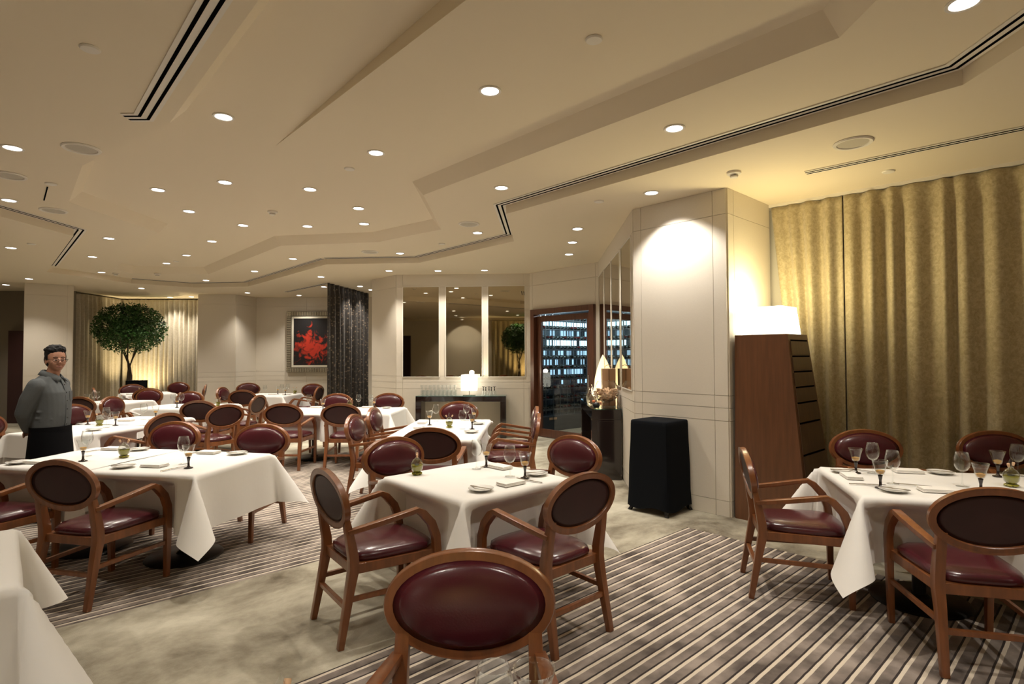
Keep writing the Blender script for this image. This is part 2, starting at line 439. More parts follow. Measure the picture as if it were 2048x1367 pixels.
# far end: painting wall, pillar, drape niche, near-left pillar
pP0 = at(740, 594, zc); pP0 = Vector((-2.6, 15.15, zc)); pP1 = at(512.8, 595, zc); pP2 = at(471.7, 588.6, zc); pP3 = at(396.7, 588.6, zc)
wall('wall_painting', pP1, pP0, cols=[0, 1.4, 2.8, LEN(pP1, pP0)])
wall('wall_pillar_side', pP2, pP1, cols=[0, LEN(pP1, pP2)])
wall('wall_pillar', pP3, pP2, cols=[0, LEN(pP3, pP2)])
wall('wall_niche_side', Vector((pP3.x - .02, 15.75, 0)), pP3, panels=False)
pN1 = at(396, 597, zc); pN2 = at(239, 597, zc); pN3 = at(147, 583, zc)
wall('wall_niche_back', Vector((-11.3, 15.75, 0)), Vector((-7.9, 15.75, 0)), panels=False)
wall('wall_niche_left', Vector((-11.2, 13.0, 0)), Vector((-11.25, 15.75, 0)), panels=False)
pL1 = at(146.5, 570.6, zc); pL0 = at(49, 565, zc)
wall('wall_left_pillar', pL0, pL1, cols=[0, LEN(pL0, pL1)])
wall('wall_left_pillar_return', pL1, pL1 + Vector((-.75, .75, 0)), cols=[0, 1.06])
wall('wall_left_recess', Vector((-13.5, 13.5, 0)), Vector((-10.6, 13.5, 0)), 'dark_wall', panels=False)
wall('wall_left', Vector((-13.0, -3.2, 0)), Vector((-13.0, 13.5, 0)), 'wall', panels=False)
# behind the camera (seen in the mirrors)
BK = -3.2
wall('wall_back', Vector((6.7, BK, 0)), Vector((-13.0, BK, 0)), 'wall', panels=False)
pR1 = Vector((pA3.x, pA3.y, 0)); dirR = Vector((at(2048, 320, zc) - pA3)[:2] + (0,) if False else (at(2048, 320, zc).x - pA3.x, at(2048, 320, zc).y - pA3.y, 0)).normalized()
pR2 = pR1 + dirR * 5.6
offw = Vector((-dirR.y, dirR.x, 0)) * .24
wall('wall_curtained', pR1 + offw - dirR * .3, pR2 + offw, panels=False)
wall('wall_right', pR2 + offw, Vector((pR2.x + offw.x, BK, 0)), panels=False)
# dark door in the left recess
d = MB().box((-11.55, 13.36, 1.1), (.9, .06, 2.2)).build('door_2', 'dark_door', bevel=.005); tag(d, None, kind='structure')
MB().box((-11.05, 13.345, 1.1), (.1, .1, 2.25)).build('door_jamb', 'wood_door', d)

# ------------------------------------------------------------------ glazed cellar door and the racks behind it
A, e, L, nr = frame2(pD1, pM1); rotD = Matrix((e, -nr, Vector((0, 0, 1)))).transposed()
def wp(s, z, off=0): return A + e * s + nr * off + Vector((0, 0, z))
dw = dr - dl
door = MB()
fw = .10
for s0, s1, z0, z1 in ((dl, dl + fw, 0, dtop), (dr - fw, dr, 0, dtop), (dl + fw, dr - fw, dtop - fw, dtop)):
    door.box(wp((s0 + s1) / 2, (z0 + z1) / 2, .0), (s1 - s0, .16, z1 - z0), rotD)
do = door.build('door_1', 'wood_door', bevel=.004); tag(do, 'dark timber frame', kind='structure')
leaf = MB(); lw = .11; a0, a1, zt = dl + fw + .005, dr - fw - .005, dtop - fw - .03
for s0, s1, z0, z1 in ((a0, a0 + lw, .01, zt), (a1 - lw, a1, .01, zt), (a0 + lw, a1 - lw, zt - lw, zt), (a0 + lw, a1 - lw, .01, .16)):
    leaf.box(wp((s0 + s1) / 2, (z0 + z1) / 2, -.03), (s1 - s0, .05, z1 - z0), rotD)
lf = leaf.build('door_leaf', 'wood_door', do, bevel=.003)
MB().box(wp((a0 + a1) / 2, (zt - lw + .16) / 2, -.03), (a1 - a0 - 2 * lw, .008, zt - lw - .16), rotD).build('glass_pane', 'door_glass', lf)
MB().box(wp(a1 - lw / 2, 1.05, .02), (.02, .03, .32), rotD).build('pull_handle', 'steel', lf, bevel=.004)
# cellar room shell: the main rack runs inwards from the left jamb and faces along the wall direction e
inn = -nr
def cp(s_, q, z): return A + e * s_ + inn * q + Vector((0, 0, z))
sa, sb_, dq = dl - .95, dr + .25, 2.7
cs = MB()
cs.box(cp(sa, (dq + .2) / 2, 1.4), (.05, dq - .2, 2.8), rotD); cs.box(cp(sb_, (dq + .2) / 2, 1.4), (.05, dq - .2, 2.8), rotD)
cs.box(cp((sa + sb_) / 2, dq, 1.4), (sb_ - sa, .05, 2.8), rotD); cs.box(cp((sa + sb_) / 2, (dq + .15) / 2, 2.8), (sb_ - sa, dq - .15, .05), rotD)
tag(cs.build('wall_cellar_inside', 'cellar_wall'), None, kind='structure')
cf = MB().box(cp((sa + sb_) / 2, (dq + .1) / 2, .010), (sb_ - sa, dq - .1, .012), rotD).build('floor_cellar', 'cellar_floor'); tag(cf, None, kind='structure')
RS = dl - .18                                   # front plane of the rack
q0, q1 = .30, 2.45
rk = thing('wine_rack', 'tall steel wine rack of rods and shelves behind the glass door', 'wine rack', cp(RS - .15, (q0 + q1) / 2, 0)); ro = rk.location
nrow = 10; rowz = [.50 + i * .205 for i in range(nrow)]
spq = (q1 - q0 - .1) / 19.5
for i in range(11):
    q = q0 + .06 + (2 * i - .5) * spq
    for ds in (0, -.30): MB().box(cp(RS + ds, q, 1.32) - ro, (.010, .010, 2.2), rotD).build('upright', 'rack', rk)
for i, z in enumerate(rowz):
    for ds in (-.02, -.27): MB().box(cp(RS + ds, (q0 + q1) / 2, z - .0395 - (.007 if i % 3 else .015)) - ro, (.012, q1 - q0, .014 if i % 3 else .030), rotD).build('shelf_rail', 'rack', rk)
MB().box(cp(RS - .16, (q0 + q1) / 2, .17) - ro, (.40, q1 - q0, .31), rotD).build('plinth', 'cellar_wall', rk, bevel=.005)
for q in (.62, .74): MB().box(cp(RS + .042, q, .27) - ro, (.006, .10, .045), rotD).build('label_plate', 'paperbag', rk)
random.seed(3)
for k in range(24):
    for j, (z0, z1) in enumerate(((2.17, 2.40), (1.97, 2.13), (1.76, 1.92), (1.55, 1.71), (1.34, 1.48), (1.14, 1.27), (.93, 1.06))):
        if random.random() < (.12, .35, .15, .35, .5, .6, .75)[j]: continue
        p = MB().box(cp(RS - .42, .38 + k * .088, (z0 + z1) / 2), (.012, random.choice((.04, .055, .07)), z1 - z0), rotD).build('cellar_light_strip', 'cellar_light' if j in (0, 2) else 'cellar_light_dim')
        tag(p, 'blue-white lit strip behind the wine racks', 'light strip', 'light strips in the wine cellar')
bp_ = MB().lathe([(.0, -.15), (.036, -.15), (.038, -.14), (.038, .03), (.03, .06), (.014, .085), (.0135, .15), (.0, .15)], 12, caps=False).mesh('bottle', 'bottle_dark', True)
cp_ = MB().lathe([(.0, .10), (.0155, .10), (.0155, .155), (.0, .155)], 10, caps=False).mesh('foil_cap', 'foil', True)
cp2 = MB().lathe([(.0, .10), (.0155, .10), (.0155, .155), (.0, .155)], 10, caps=False).mesh('foil_cap', 'steel', True)
lay = Matrix((inn, Vector((0, 0, 1)), e)).transposed()    # bottle axis -> out of the rack
random.seed(11)
for i, z in enumerate(rowz):
    for k in range(20):
        if random.random() < .07: continue
        b = ob('wine_bottle', bp_); b.matrix_world = Matrix.Translation(cp(RS - .13, q0 + .06 + k * (q1 - q0 - .1) / 19.5 + random.uniform(-.006, .006), z)) @ lay.to_4x4()
        tag(b, 'dark wine bottle lying in the steel rack behind the glass door', 'bottle', 'wine bottles in the cellar rack')
        ob('foil_cap', cp_ if random.random() < .25 else cp2, b)
cl = bpy.data.lights.new('cellar_fill', 'POINT'); cl.energy = 90; cl.color = (.75, .92, 1); cl.shadow_soft_size = .1  # added fill light without a fixture, brightens the racks and bottles
ob('cellar_fill', cl, None, cp(dl + .5, 1.1, 2.6))

# ------------------------------------------------------------------ mirrors
def mirror(Aw, Bw, s0, s1, z0, z1, label):
    A, e, L, nr = frame2(Aw, Bw); rot = Matrix((e, -nr, Vector((0, 0, 1)))).transposed()
    c = A + e * ((s0 + s1) / 2) + nr * .016 + Vector((0, 0, (z0 + z1) / 2))
    root = MB().box(c, (s1 - s0, .008, z1 - z0), rot).build('wall_mirror', 'mirror')
    tag(root, label[0], 'mirror', label[1])
    fm = MB()
    for a, b, q0, q1 in ((s0 - .012, s0, z0 - .012, z1 + .012), (s1, s1 + .012, z0 - .012, z1 + .012), (s0, s1, z1, z1 + .012), (s0, s1, z0 - .012, z0)):
        fm.box(A + e * ((a + b) / 2) + nr * .018 + Vector((0, 0, (q0 + q1) / 2)), (b - a, .012, q1 - q0), rot)
    fm.build('mirror_edge', 'trim_white', root)
names3 = ['tall bronze mirror at the painting end of the wall over the console', 'tall bronze mirror directly above the small lit lamp on the console', 'tall bronze mirror over the console on the side of the cellar door']
for (x0, x1), nm in zip(((806.5, 878), (892.5, 963.5), (977, 1049)), names3):
    s0, z0 = on_wall(x0, 753.5, pC1, pD1); s1, z1 = on_wall(x1, 571.5, pC1, pD1)
    mirror(pC1, pD1, s0, s1, 1.15, 2.92, (nm, 'mirrors over the console'))
names4 = ['tall bronze mirror strip next to the cellar door corner', 'second tall bronze mirror strip from the cellar door corner', 'second tall bronze mirror strip from the white column', 'tall bronze mirror strip next to the white column corner']
for (x0, x1), nm in zip(((1200.5, 1210.8), (1212.2, 1224.8), (1227, 1243), (1246.5, 1266)), names4):
    s0, _ = on_wall(x0, 700, pM1, pA1); s1, _ = on_wall(x1, 700, pM1, pA1)
    mirror(pM1, pA1, s0, s1, 1.16, 2.89, (nm, 'mirror strips above the sideboard'))

# ------------------------------------------------------------------ ceiling fittings
def sweep_strip(path, width, z0, th, off=0):
    """flat strip along a plan polyline; off = sideways shift to the left"""
    m = MB(); n = len(path)
    def nrm(i):
        d0 = (path[i] - path[i - 1]).to_2d().normalized() if i > 0 else None
        d1 = (path[i + 1] - path[i]).to_2d().normalized() if i < n - 1 else None
        if d0 is None: d0 = d1
        if d1 is None: d1 = d0
        a = Vector((-d0.y, d0.x)); b = Vector((-d1.y, d1.x)); s = (a + b)
        return s / max(.3, s.dot(a))
    rings = []
    for i, p in enumerate(path):
        q = nrm(i); c = Vector((p.x, p.y)) + q * off
        a = c + q * width / 2; b = c - q * width / 2
        rings.append([(a.x, a.y, z0), (b.x, b.y, z0), (b.x, b.y, z0 - th), (a.x, a.y, z0 - th)])
    m.loft(rings); return m
def slot(path, z, label, off, sc=1.0):
    path = [Vector((p.x, p.y, 0)) for p in path]
    z -= .0015
    root = sweep_strip(path, .13 * sc, z, .006, off).build('slot_diffuser', 'trim_white'); tag(root, label, 'air vent')
    for o_ in (-.028 * sc, .028 * sc): sweep_strip(path, .020 * sc, z - .004, .004, off + o_).build('slot', 'slot_black', root)
slot([E1[0].lerp(E1[1], .03)] + E1[1:6], ZM, 'long double-slot air diffuser along the ceiling step over the column', .075)
slot(E1[5:9], ZM, 'double-slot air diffuser along the ceiling step towards the pillar', .075, .8)
slot([E1[9].lerp(E1[10], .06)] + E1[10:12] + [E1[11].lerp(E1[12], .96)], ZM, 'double-slot air diffuser on the ceiling step over the waiter', .075)
slot([c0m + u1 * 4.2, c0m, at(253, 233.5, ZM)], ZM, 'double-slot air diffuser ending in a short bend, apart from the ceiling steps', .0)
slot([at(1612, 345, ZL), at(2048, 255, ZL)], ZL, 'narrow slot air diffuser close to the gold curtain', 0, .8)
slot([at(572, 583, ZL), at(654, 566, ZL)], ZL, 'narrow slot air diffuser near the black sheer curtain', 0, .9)
dring = MB().lathe([(.058, 0), (.078, 0), (.080, -.004), (.076, -.009), (.062, -.007), (.058, 0)], 24, caps=False).mesh('trim_ring', 'trim_white', True)
ddisc = MB().lathe([(.0, -.002), (.060, -.002), (.060, -.004), (.0, -.004)], 24, caps=False).mesh('lit_lens', 'down_disc')
dl_light = bpy.data.lights.new('downlight_lamp', 'SPOT'); dl_light.energy = DOWN_W; dl_light.color = DOWN_C
dl_light.spot_size = R(104); dl_light.spot_blend = .8; dl_light.shadow_soft_size = .035
def downlight(p, label, group):
    r = thing('ceiling_downlight', label, 'downlight', p, 0, group)
    ob('trim_ring', dring, r); ob('lit_lens', ddisc, r)
    l = ob('downlight_lamp', dl_light, r, (0, 0, -.02)); return r
HI = [(447, 233), (752, 305), (980, 181), (450, 364), (316, 379), (620, 378), (717, 416), (378, 422), (486, 450), (728, 447), (615, 452), (424, 482), (373, 510), (333, 526)]
MI = [(25, 295), (18, 400), (1349, 256), (1003, 375), (955, 465), (218, 476), (185, 513), (203, 544), (412, 560), (586, 517), (509, 542), (800, 506), (1928, 5)]
LO = [(495, 585), (283, 576), (340, 594), (383, 593), (642, 553), (778, 541), (876, 541), (969, 540), (1155, 457), (1145, 484), (1138, 508), (648, 573), (720, 572), (742, 579), (22, 495), (12, 569), (58, 557), (598, 590)]
def tray(q):                                    # the wedge tray rises towards the camera
    p = at(*q, ZH); t = (p - W0).dot(u1); v = (p - W0).dot(u2)
    return at(*q, ZH + .13 * t / 3.0) if 0 < t < 3.0 and 0 < v < .72 else p
for q in HI: downlight(tray(q), 'round lit downlight in the raised centre of the ceiling', 'downlights in the raised ceiling')
for q in MI: downlight(at(*q, ZM), 'round lit downlight in the middle step of the ceiling', 'downlights in the middle ceiling step')
for q in LO: downlight(at(*q, ZL), 'round lit downlight in the low outer ceiling', 'downlights in the low outer ceiling')
for x, y in ((.8, 1.2), (-1.2, .6), (-3.2, 1.0), (1.0, -1.2), (-1.0, -1.6), (-3.6, -1.4), (3.2, 1.8), (4.6, .6), (-6.6, 2.6), (-8.6, 5.6), (-10.5, 8.2), (3.4, -1.4)):  # extra downlights added outside the view to supply bounce light
    z = ZH if inside((x, y), E2t) else (ZM if inside((x, y), E1) else ZL)
    downlight(Vector((x, y, z)), 'round lit downlight added in the ceiling behind the camera', 'added downlights behind the camera')
# wall washer on the column
wpos = at(1303, 385, ZL)
r = thing('wall_washer', 'round lit spotlight close to the white column face', 'downlight', wpos)
ob('trim_ring', dring, r); ob('lit_lens', ddisc, r)
sl = bpy.data.lights.new('washer_lamp', 'SPOT'); sl.energy = 78; sl.color = (1, .95, .88); sl.spot_size = R(104); sl.spot_blend = .5; sl.shadow_soft_size = .03
so = ob('washer_lamp', sl, r, (0, 0, -.02))
tgt = (Vector((pA1.x, pA1.y, 0)).lerp(Vector((pA2.x, pA2.y, 0)), .55) + Vector((0, 0, 1.5))) - wpos
so.rotation_euler = tgt.to_track_quat('-Z', 'Y').to_euler()
# the same kind of washer on the wall behind the camera, seen in the mirrors
r = thing('wall_washer', 'round lit spotlight washing the wall behind the camera', 'downlight', (-3.55, -2.55, ZL))
ob('trim_ring', dring, r); ob('lit_lens', ddisc, r)
so = ob('washer_lamp', sl, r, (0, 0, -.02)); so.rotation_euler = Vector((0, -.62, -1.5)).to_track_quat('-Z', 'Y').to_euler()
sgr = MB().lathe([(0, -.004), (.085, -.004), (.10, -.012), (.125, -.012), (.13, -.004), (.13, 0), (0, 0)], 28, caps=False)
sring = MB().lathe([(.105, 0), (.135, 0), (.138, -.005), (.130, -.014), (.112, -.012), (.105, 0)], 28, caps=False).mesh('speaker_ring', 'trim_white', True)
sface = MB().lathe([(0, -.003), (.106, -.003), (.106, -.006), (0, -.006)], 28, caps=False).mesh('speaker_grille', 'grille')
for (x, y), z, lb in (((163, 296), ZM, 'round ceiling speaker beside the raised centre tray'), ((107, 420), ZM, 'round ceiling speaker near the stepped slot diffuser'), ((18, 350), ZM, 'round ceiling speaker beside a small black access slot'), ((1706, 285), ZL, 'large round ceiling speaker in front of the gold curtain'), ((938, 447), ZM, 'round ceiling speaker near the corner of the long slot diffuser'), ((740, 503), ZM, 'round ceiling speaker at the tray end towards the mirrors')):
    r = thing('ceiling_speaker', lb, 'speaker', at(x, y, z)); ob('speaker_ring', sring, r); ob('speaker_grille', sface, r)
tag(sweep_strip([at(95, 373, ZM), at(88, 400, ZM)], .012, ZM - .001, .004).build('ceiling_slot', 'slot_black'), 'short narrow black slot in the ceiling above the waiter side', 'ceiling slot')
sprk = MB().lathe([(0, 0), (.05, 0), (.052, -.004), (.045, -.012), (0, -.014)], 20, caps=False).mesh('cover_plate', 'trim_white', True)
for (x, y), z in (((180, 96), ZM), ((1188, 78), ZH), ((699, 337), ZH), ((102, 367), ZM), ((1198, 402), ZL), ((1777, 342), ZL), ((884, 487), ZM), ((63, 487), ZL), ((352, 522), ZH)):
    tag(ob('sprinkler_cover', sprk, None, at(x, y, z)), 'small flat white sprinkler cover on the ceiling', 'sprinkler', 'sprinkler covers')
sdb = MB().lathe([(0, 0), (.06, 0), (.06, -.018), (.05, -.024), (.034, -.024), (.034, -.045), (.028, -.05), (0, -.05)], 20, caps=False).mesh('detector_body', 'trim_white', True)
sdb2 = MB().lathe([(.0338, -.034), (.0346, -.034), (.0346, -.037), (.0338, -.037)], 20, caps=False).mesh('detector_vent', 'slot_black')
for (x, y), z, lb in (((545, 422), ZH, 'white smoke detector among the downlights in the raised ceiling'), ((1468, 344), ZL, 'white smoke detector on the low ceiling by the column corner'), ((232, 546), ZM, 'white smoke detector at the ceiling step before the drapes'), ((315, 547), ZM, 'second white smoke detector before the drapes, nearer the pillar')):
    r = thing('smoke_detector', lb, 'detector', at(x, y, z)); ob('detector_body', sdb, r); ob('detector_vent', sdb2, r)

# ------------------------------------------------------------------ curtains
def curtain(name, A, B, z0, z1, mat, label, amp=.05, per=.16, seed=0, group=None, lean=0.0, res=9):
    """pleated hanging from A to B; pleat depth varies along it"""
    rnd = random.Random(seed); A = Vector((A.x, A.y, 0)); B = Vector((B.x, B.y, 0)); L = (B - A).length; e = (B - A) / L; nr = Vector((e.y, -e.x, 0))
    n = max(2, round(L / per)); xs = []; x = 0
    ws = [rnd.uniform(.65, 1.4) for _ in range(n)]; sw = sum(ws); am = [rnd.uniform(.55, 1.25) for _ in range(n)]
    zs = [z0, z0 + .4, z0 + 1.0, z0 + 1.7, z0 + 2.3, z1 - .28, z1 - .12, z1 - .05, z1]
    cols = []
    for i in range(n):
        for k in range(res):
            cols.append((x + ws[i] / sw * L * k / res, math.sin(2 * math.pi * k / res) * am[i] * amp, am[i]))
        x += ws[i] / sw * L
    cols.append((L, 0, 1))
    m = MB(); nc = len(cols); vs = []
    for z in zs:
        t = (z - z0) / (z1 - z0); top = .55 if z > z1 - .2 else 1.0
        for (s, d, a) in cols:
            fe = min(1, s / .12, (L - s) / .12); sway = .03 * math.sin(s * 2.1 + z * 1.1 + seed) * (1 - t) * fe; d = d * fe
            sh = lean * (1 - t) * max(0, 1 - s / min(.8, .7 * L))
            vs.append(A + e * (s + sway * .4 + sh) + nr * (d * top * (1 + .25 * (1 - t)) + sway * .5) + Vector((0, 0, z)))
    fs = [(r * nc + c, r * nc + c + 1, (r + 1) * nc + c + 1, (r + 1) * nc + c) for r in range(len(zs) - 1) for c in range(nc - 1)]
    m.add(vs, fs); o = m.build(name, mat, None, True, angle=180)
    md = o.modifiers.new('thickness', 'SOLIDIFY'); md.thickness = .004
    tag(o, label, 'curtain', group)
    return o
spl, _ = on_wall(1688, 600, pR1, pR2)
curtain('curtain', pR1 + dirR * .03, pR1 + dirR * spl, .02, ZL - .035, 'gold_velvet', 'gold crushed velvet curtain panel behind the drawer tower lamp', .042, .17, 4, lean=.28)
curtain('curtain', pR1 + dirR * (spl + .012), pR2, .02, ZL - .035, 'gold_velvet', 'wide gold crushed velvet curtain behind the long right-hand table', .05, .19, 9)
m = MB().box(((pR1 + pR2) / 2) + Vector((0, 0, ZL - .015)), ((pR2 - pR1).length, .035, .03), Matrix.Rotation(math.atan2(dirR.y, dirR.x), 3, 'Z'))
tag(m.build('curtain_rail', 'trim_white'), 'white curtain track above the gold curtains', 'curtain rail')
cnA = Vector((pN3.x + .12, pN3.y - .15, 0)); cnB = Vector((pN2.x + .1, pN2.y, 0))
curtain('curtain', cnA, cnB + Vector((0, -.10, 0)), .02, ZL - .03, 'pale_drape', 'tan pleated drape to the waiter side of the indoor tree', .045, .13, 5)
curtain('curtain', cnB + Vector((-.14, 0, 0)), Vector((pP3.x - .08, pN1.y, 0)), .02, ZL - .03, 'pale_drape', 'pale pleated drape behind the indoor tree beside the pillar', .045, .13, 6)
bA, bB = at(655, 563, zc), at(737, 585, zc)
curtain('curtain', bB, bA, .03, ZL - .02, 'black_sheer', 'black and bronze patterned sheer curtain beside the red painting', .06, .20, 12)
curtain('curtain', Vector((4.5, BK + .2, 0)), Vector((-2.3, BK + .2, 0)), .02, ZL - .03, 'gold_velvet', 'gold velvet curtain on the wall behind the camera', .05, .2, 21)
tag(MB().box((-6.5, BK + .06, 1.25), (.9, .03, 2.5)).build('door_3', 'dark_door'), None, kind='structure')

# ------------------------------------------------------------------ painting
pw0, pw1 = on_wall(575, 744, pP1, pP0)[0], 0
A, e, L, nr = frame2(pP1, pP0); rot = Matrix((e, -nr, Vector((0, 0, 1)))).transposed()
zb = on_wall(575, 744, pP1, pP0)[1]; zt = on_wall(575, 623, pP1, pP0)[1]; PW = 1.55
pc = A + e * (pw0 + PW / 2) + nr * .05 + Vector((0, 0, (zb + zt) / 2))
pt = thing('framed_painting', 'black painting with red swirling shapes in a ribbed silver frame', 'painting', pc); pt.rotation_euler = rot.to_euler()
PH = zt - zb
for s_, dim in (((0, PH / 2 - .07), (PW, .14)), ((0, -PH / 2 + .07), (PW, .14)), ((-PW / 2 + .07, 0), (.14, PH - .28)), ((PW / 2 - .07, 0), (.14, PH - .28))):
    fr = MB().box((s_[0], 0, s_[1]), (dim[0], .05, dim[1])).build('frame_rail', 'frame_dark', pt, bevel=.01)
ribs = MB()
n = 34
for i in range(n):
    x = -PW / 2 + .03 + (PW - .06) * i / (n - 1); z = -PH / 2 + .03 + (PH - .06) * i / (n - 1)
    for sz in (-1, 1): ribs.box((x, -.028, sz * (PH / 2 - .06)), (.024, .02, .10))
    for sx in (-1, 1): ribs.box((sx * (PW / 2 - .06), -.028, z), (.10, .02, .024))
tag(ribs.build('frame_ribs', 'silver_frame', pt, bevel=.006), 'close row of raised ribs', kind='stuff')
ln = MB()
for s_, dim in (((0, PH / 2 - .165), (PW - .28, .05)), ((0, -PH / 2 + .165), (PW - .28, .05)), ((-PW / 2 + .165, 0), (.05, PH - .38)), ((PW / 2 - .165, 0), (.05, PH - .38))): ln.box((s_[0], -.005, s_[1]), (dim[0], .03, dim[1]))
ln.build('liner', 'liner', pt)
MB().box((0, .0, 0), (PW - .36, .02, PH - .36)).build('canvas', 'painting', pt)

# ------------------------------------------------------------------ dining chair
def ell(a, b, n, c, ph=0): return [(c[0] + a * math.cos(2 * math.pi * j / n + ph), c[1] + b * math.sin(2 * math.pi * j / n + ph)) for j in range(n)]
TILT = R(10); OC = Vector((0, -.283, .757))
def back_pt(x, d, y):                       # plane of the oval: x across, d up the plane, y out to the front
    return OC + Vector((x, -d * math.sin(TILT) + y * math.cos(TILT), d * math.cos(TILT) + y * math.sin(TILT)))
def make_chair():
    c = thing('dining_chair', 'chair', 'chair', group='oval-backed dining chairs')
    n = 40
    rings = []
    for (da, y) in ((-.006, -.017), (.004, -.018), (.0, -.012), (.0, .012), (-.004, .018), (-.030, .018), (-.034, .012), (-.034, -.012), (-.030, -.018)):
        rings.append([back_pt((.274 + da) * math.cos(2 * math.pi * j / n), (.164 + da) * math.sin(2 * math.pi * j / n), y) for j in range(n)])
    m = MB(); rings.append(rings[0]); m.loft(rings, caps=False)
    m.build('backrest_frame', 'wood', c, True, angle=50)
    def dome(a, b, y0, h, sgn):
        rr = []
        for k in range(7):
            t = k / 6; q = math.sqrt(max(0, 1 - (t * .98) ** 2.6))
            rr.append([back_pt(a * (t if k else .02) * math.cos(2 * math.pi * j / n), b * (t if k else .02) * math.sin(2 * math.pi * j / n), y0 + sgn * h * q) for j in range(n)])
        return MB().loft(rr)
    dome(.246, .136, .006, .044, 1).build('back_pad', 'leather', c, True, angle=180)
    tag(dome(.243, .133, -.006, .004, -1).build('back_panel', 'leather_back', c, True, angle=180), 'dark flat leather rear panel')
    for s in (-1, 1):
        x = .212 * s
        MB().bar([(.222 * s, -.300, 0), (x, -.245, .30), (x, -.225, .405), (x, -.228, .47), (x * 1.0, -.247, .575), (x * .985, -.268, .685)],
                 [(.034, .032), (.042, .046), (.046, .054), (.046, .052), (.046, .044), (.044, .030)]).build('leg', 'wood', c, True, .003, 45)
        MB().bar([(.240 * s, .270, 0), (.246 * s, .268, .30), (.248 * s, .266, .42), (.252 * s, .258, .50), (.252 * s, .228, .58), (.250 * s, .172, .645), (.248 * s, .135, .668)],
                 [(.030, .032), (.035, .042), (.037, .048), (.037, .048), (.039, .048), (.043, .044), (.045, .032)]).build('leg', 'wood', c, True, .003, 45)
        MB().bar([(.224 * s, -.262, .606), (.236 * s, -.10, .630), (.247 * s, .06, .656), (.249 * s, .148, .670)],
                 [(.038, .026), (.045, .029), (.047, .029), (.045, .027)]).build('armrest', 'wood', c, True, .005, 45)
        MB().bar([(.215 * s, -.25, .245), (.243 * s, .268, .245)], (.020, .026)).build('stretcher', 'wood', c, False, .002)
    MB().bar([(-.21, -.262, .205), (.21, -.262, .205)], (.024, .026), xax=(0, 1, 0)).build('stretcher', 'wood', c, False, .002)
    # seat rail
    m = MB(); r0 = []
    for z in (.372, .425):
        r0.append([Vector(p) for p in ((-.215, -.235, z), (.215, -.235, z), (.250, .270, z), (.12, .290, z), (-.12, .290, z), (-.250, .270, z))])
    m.loft(r0); m.build('seat_frame', 'wood', c, False, .004)
    # cushion
    def sq(k, z, w):
        pts = []
        for j in range(28):
            th = 2 * math.pi * j / 28; cx, sy = math.cos(th), math.sin(th)
            p = 4.5; rr = 1 / (abs(cx) ** p + abs(sy) ** p) ** (1 / p)
            y = .028 + rr * sy * .256 * k; wd = .205 + (y + .23) / .52 * .040
            pts.append((rr * cx * wd * k * w, y, z))
        return pts
    m = MB(); m.loft([sq(.97, .424, 1), sq(1.0, .44, 1), sq(.985, .458, 1), sq(.90, .474, 1), sq(.68, .486, 1), sq(.40, .492, 1), sq(.05, .494, 1)])
    m.build('seat_cushion', 'leather', c, True, angle=180)
    return c
proto = make_chair(); first = [True]
def chair(x, y, ang, label, group):
    """ang = direction the sitter faces, degrees from +x"""
    rz = R(ang - 90)
    if first[0]:
        first[0] = False; proto.location = (x, y, 0); proto.rotation_euler = (0, 0, rz); proto['label'] = label; proto['group'] = group; return proto
    return dup(proto, label, (x, y, 0), rz, group)
OV = 'burgundy oval-backed armchair '
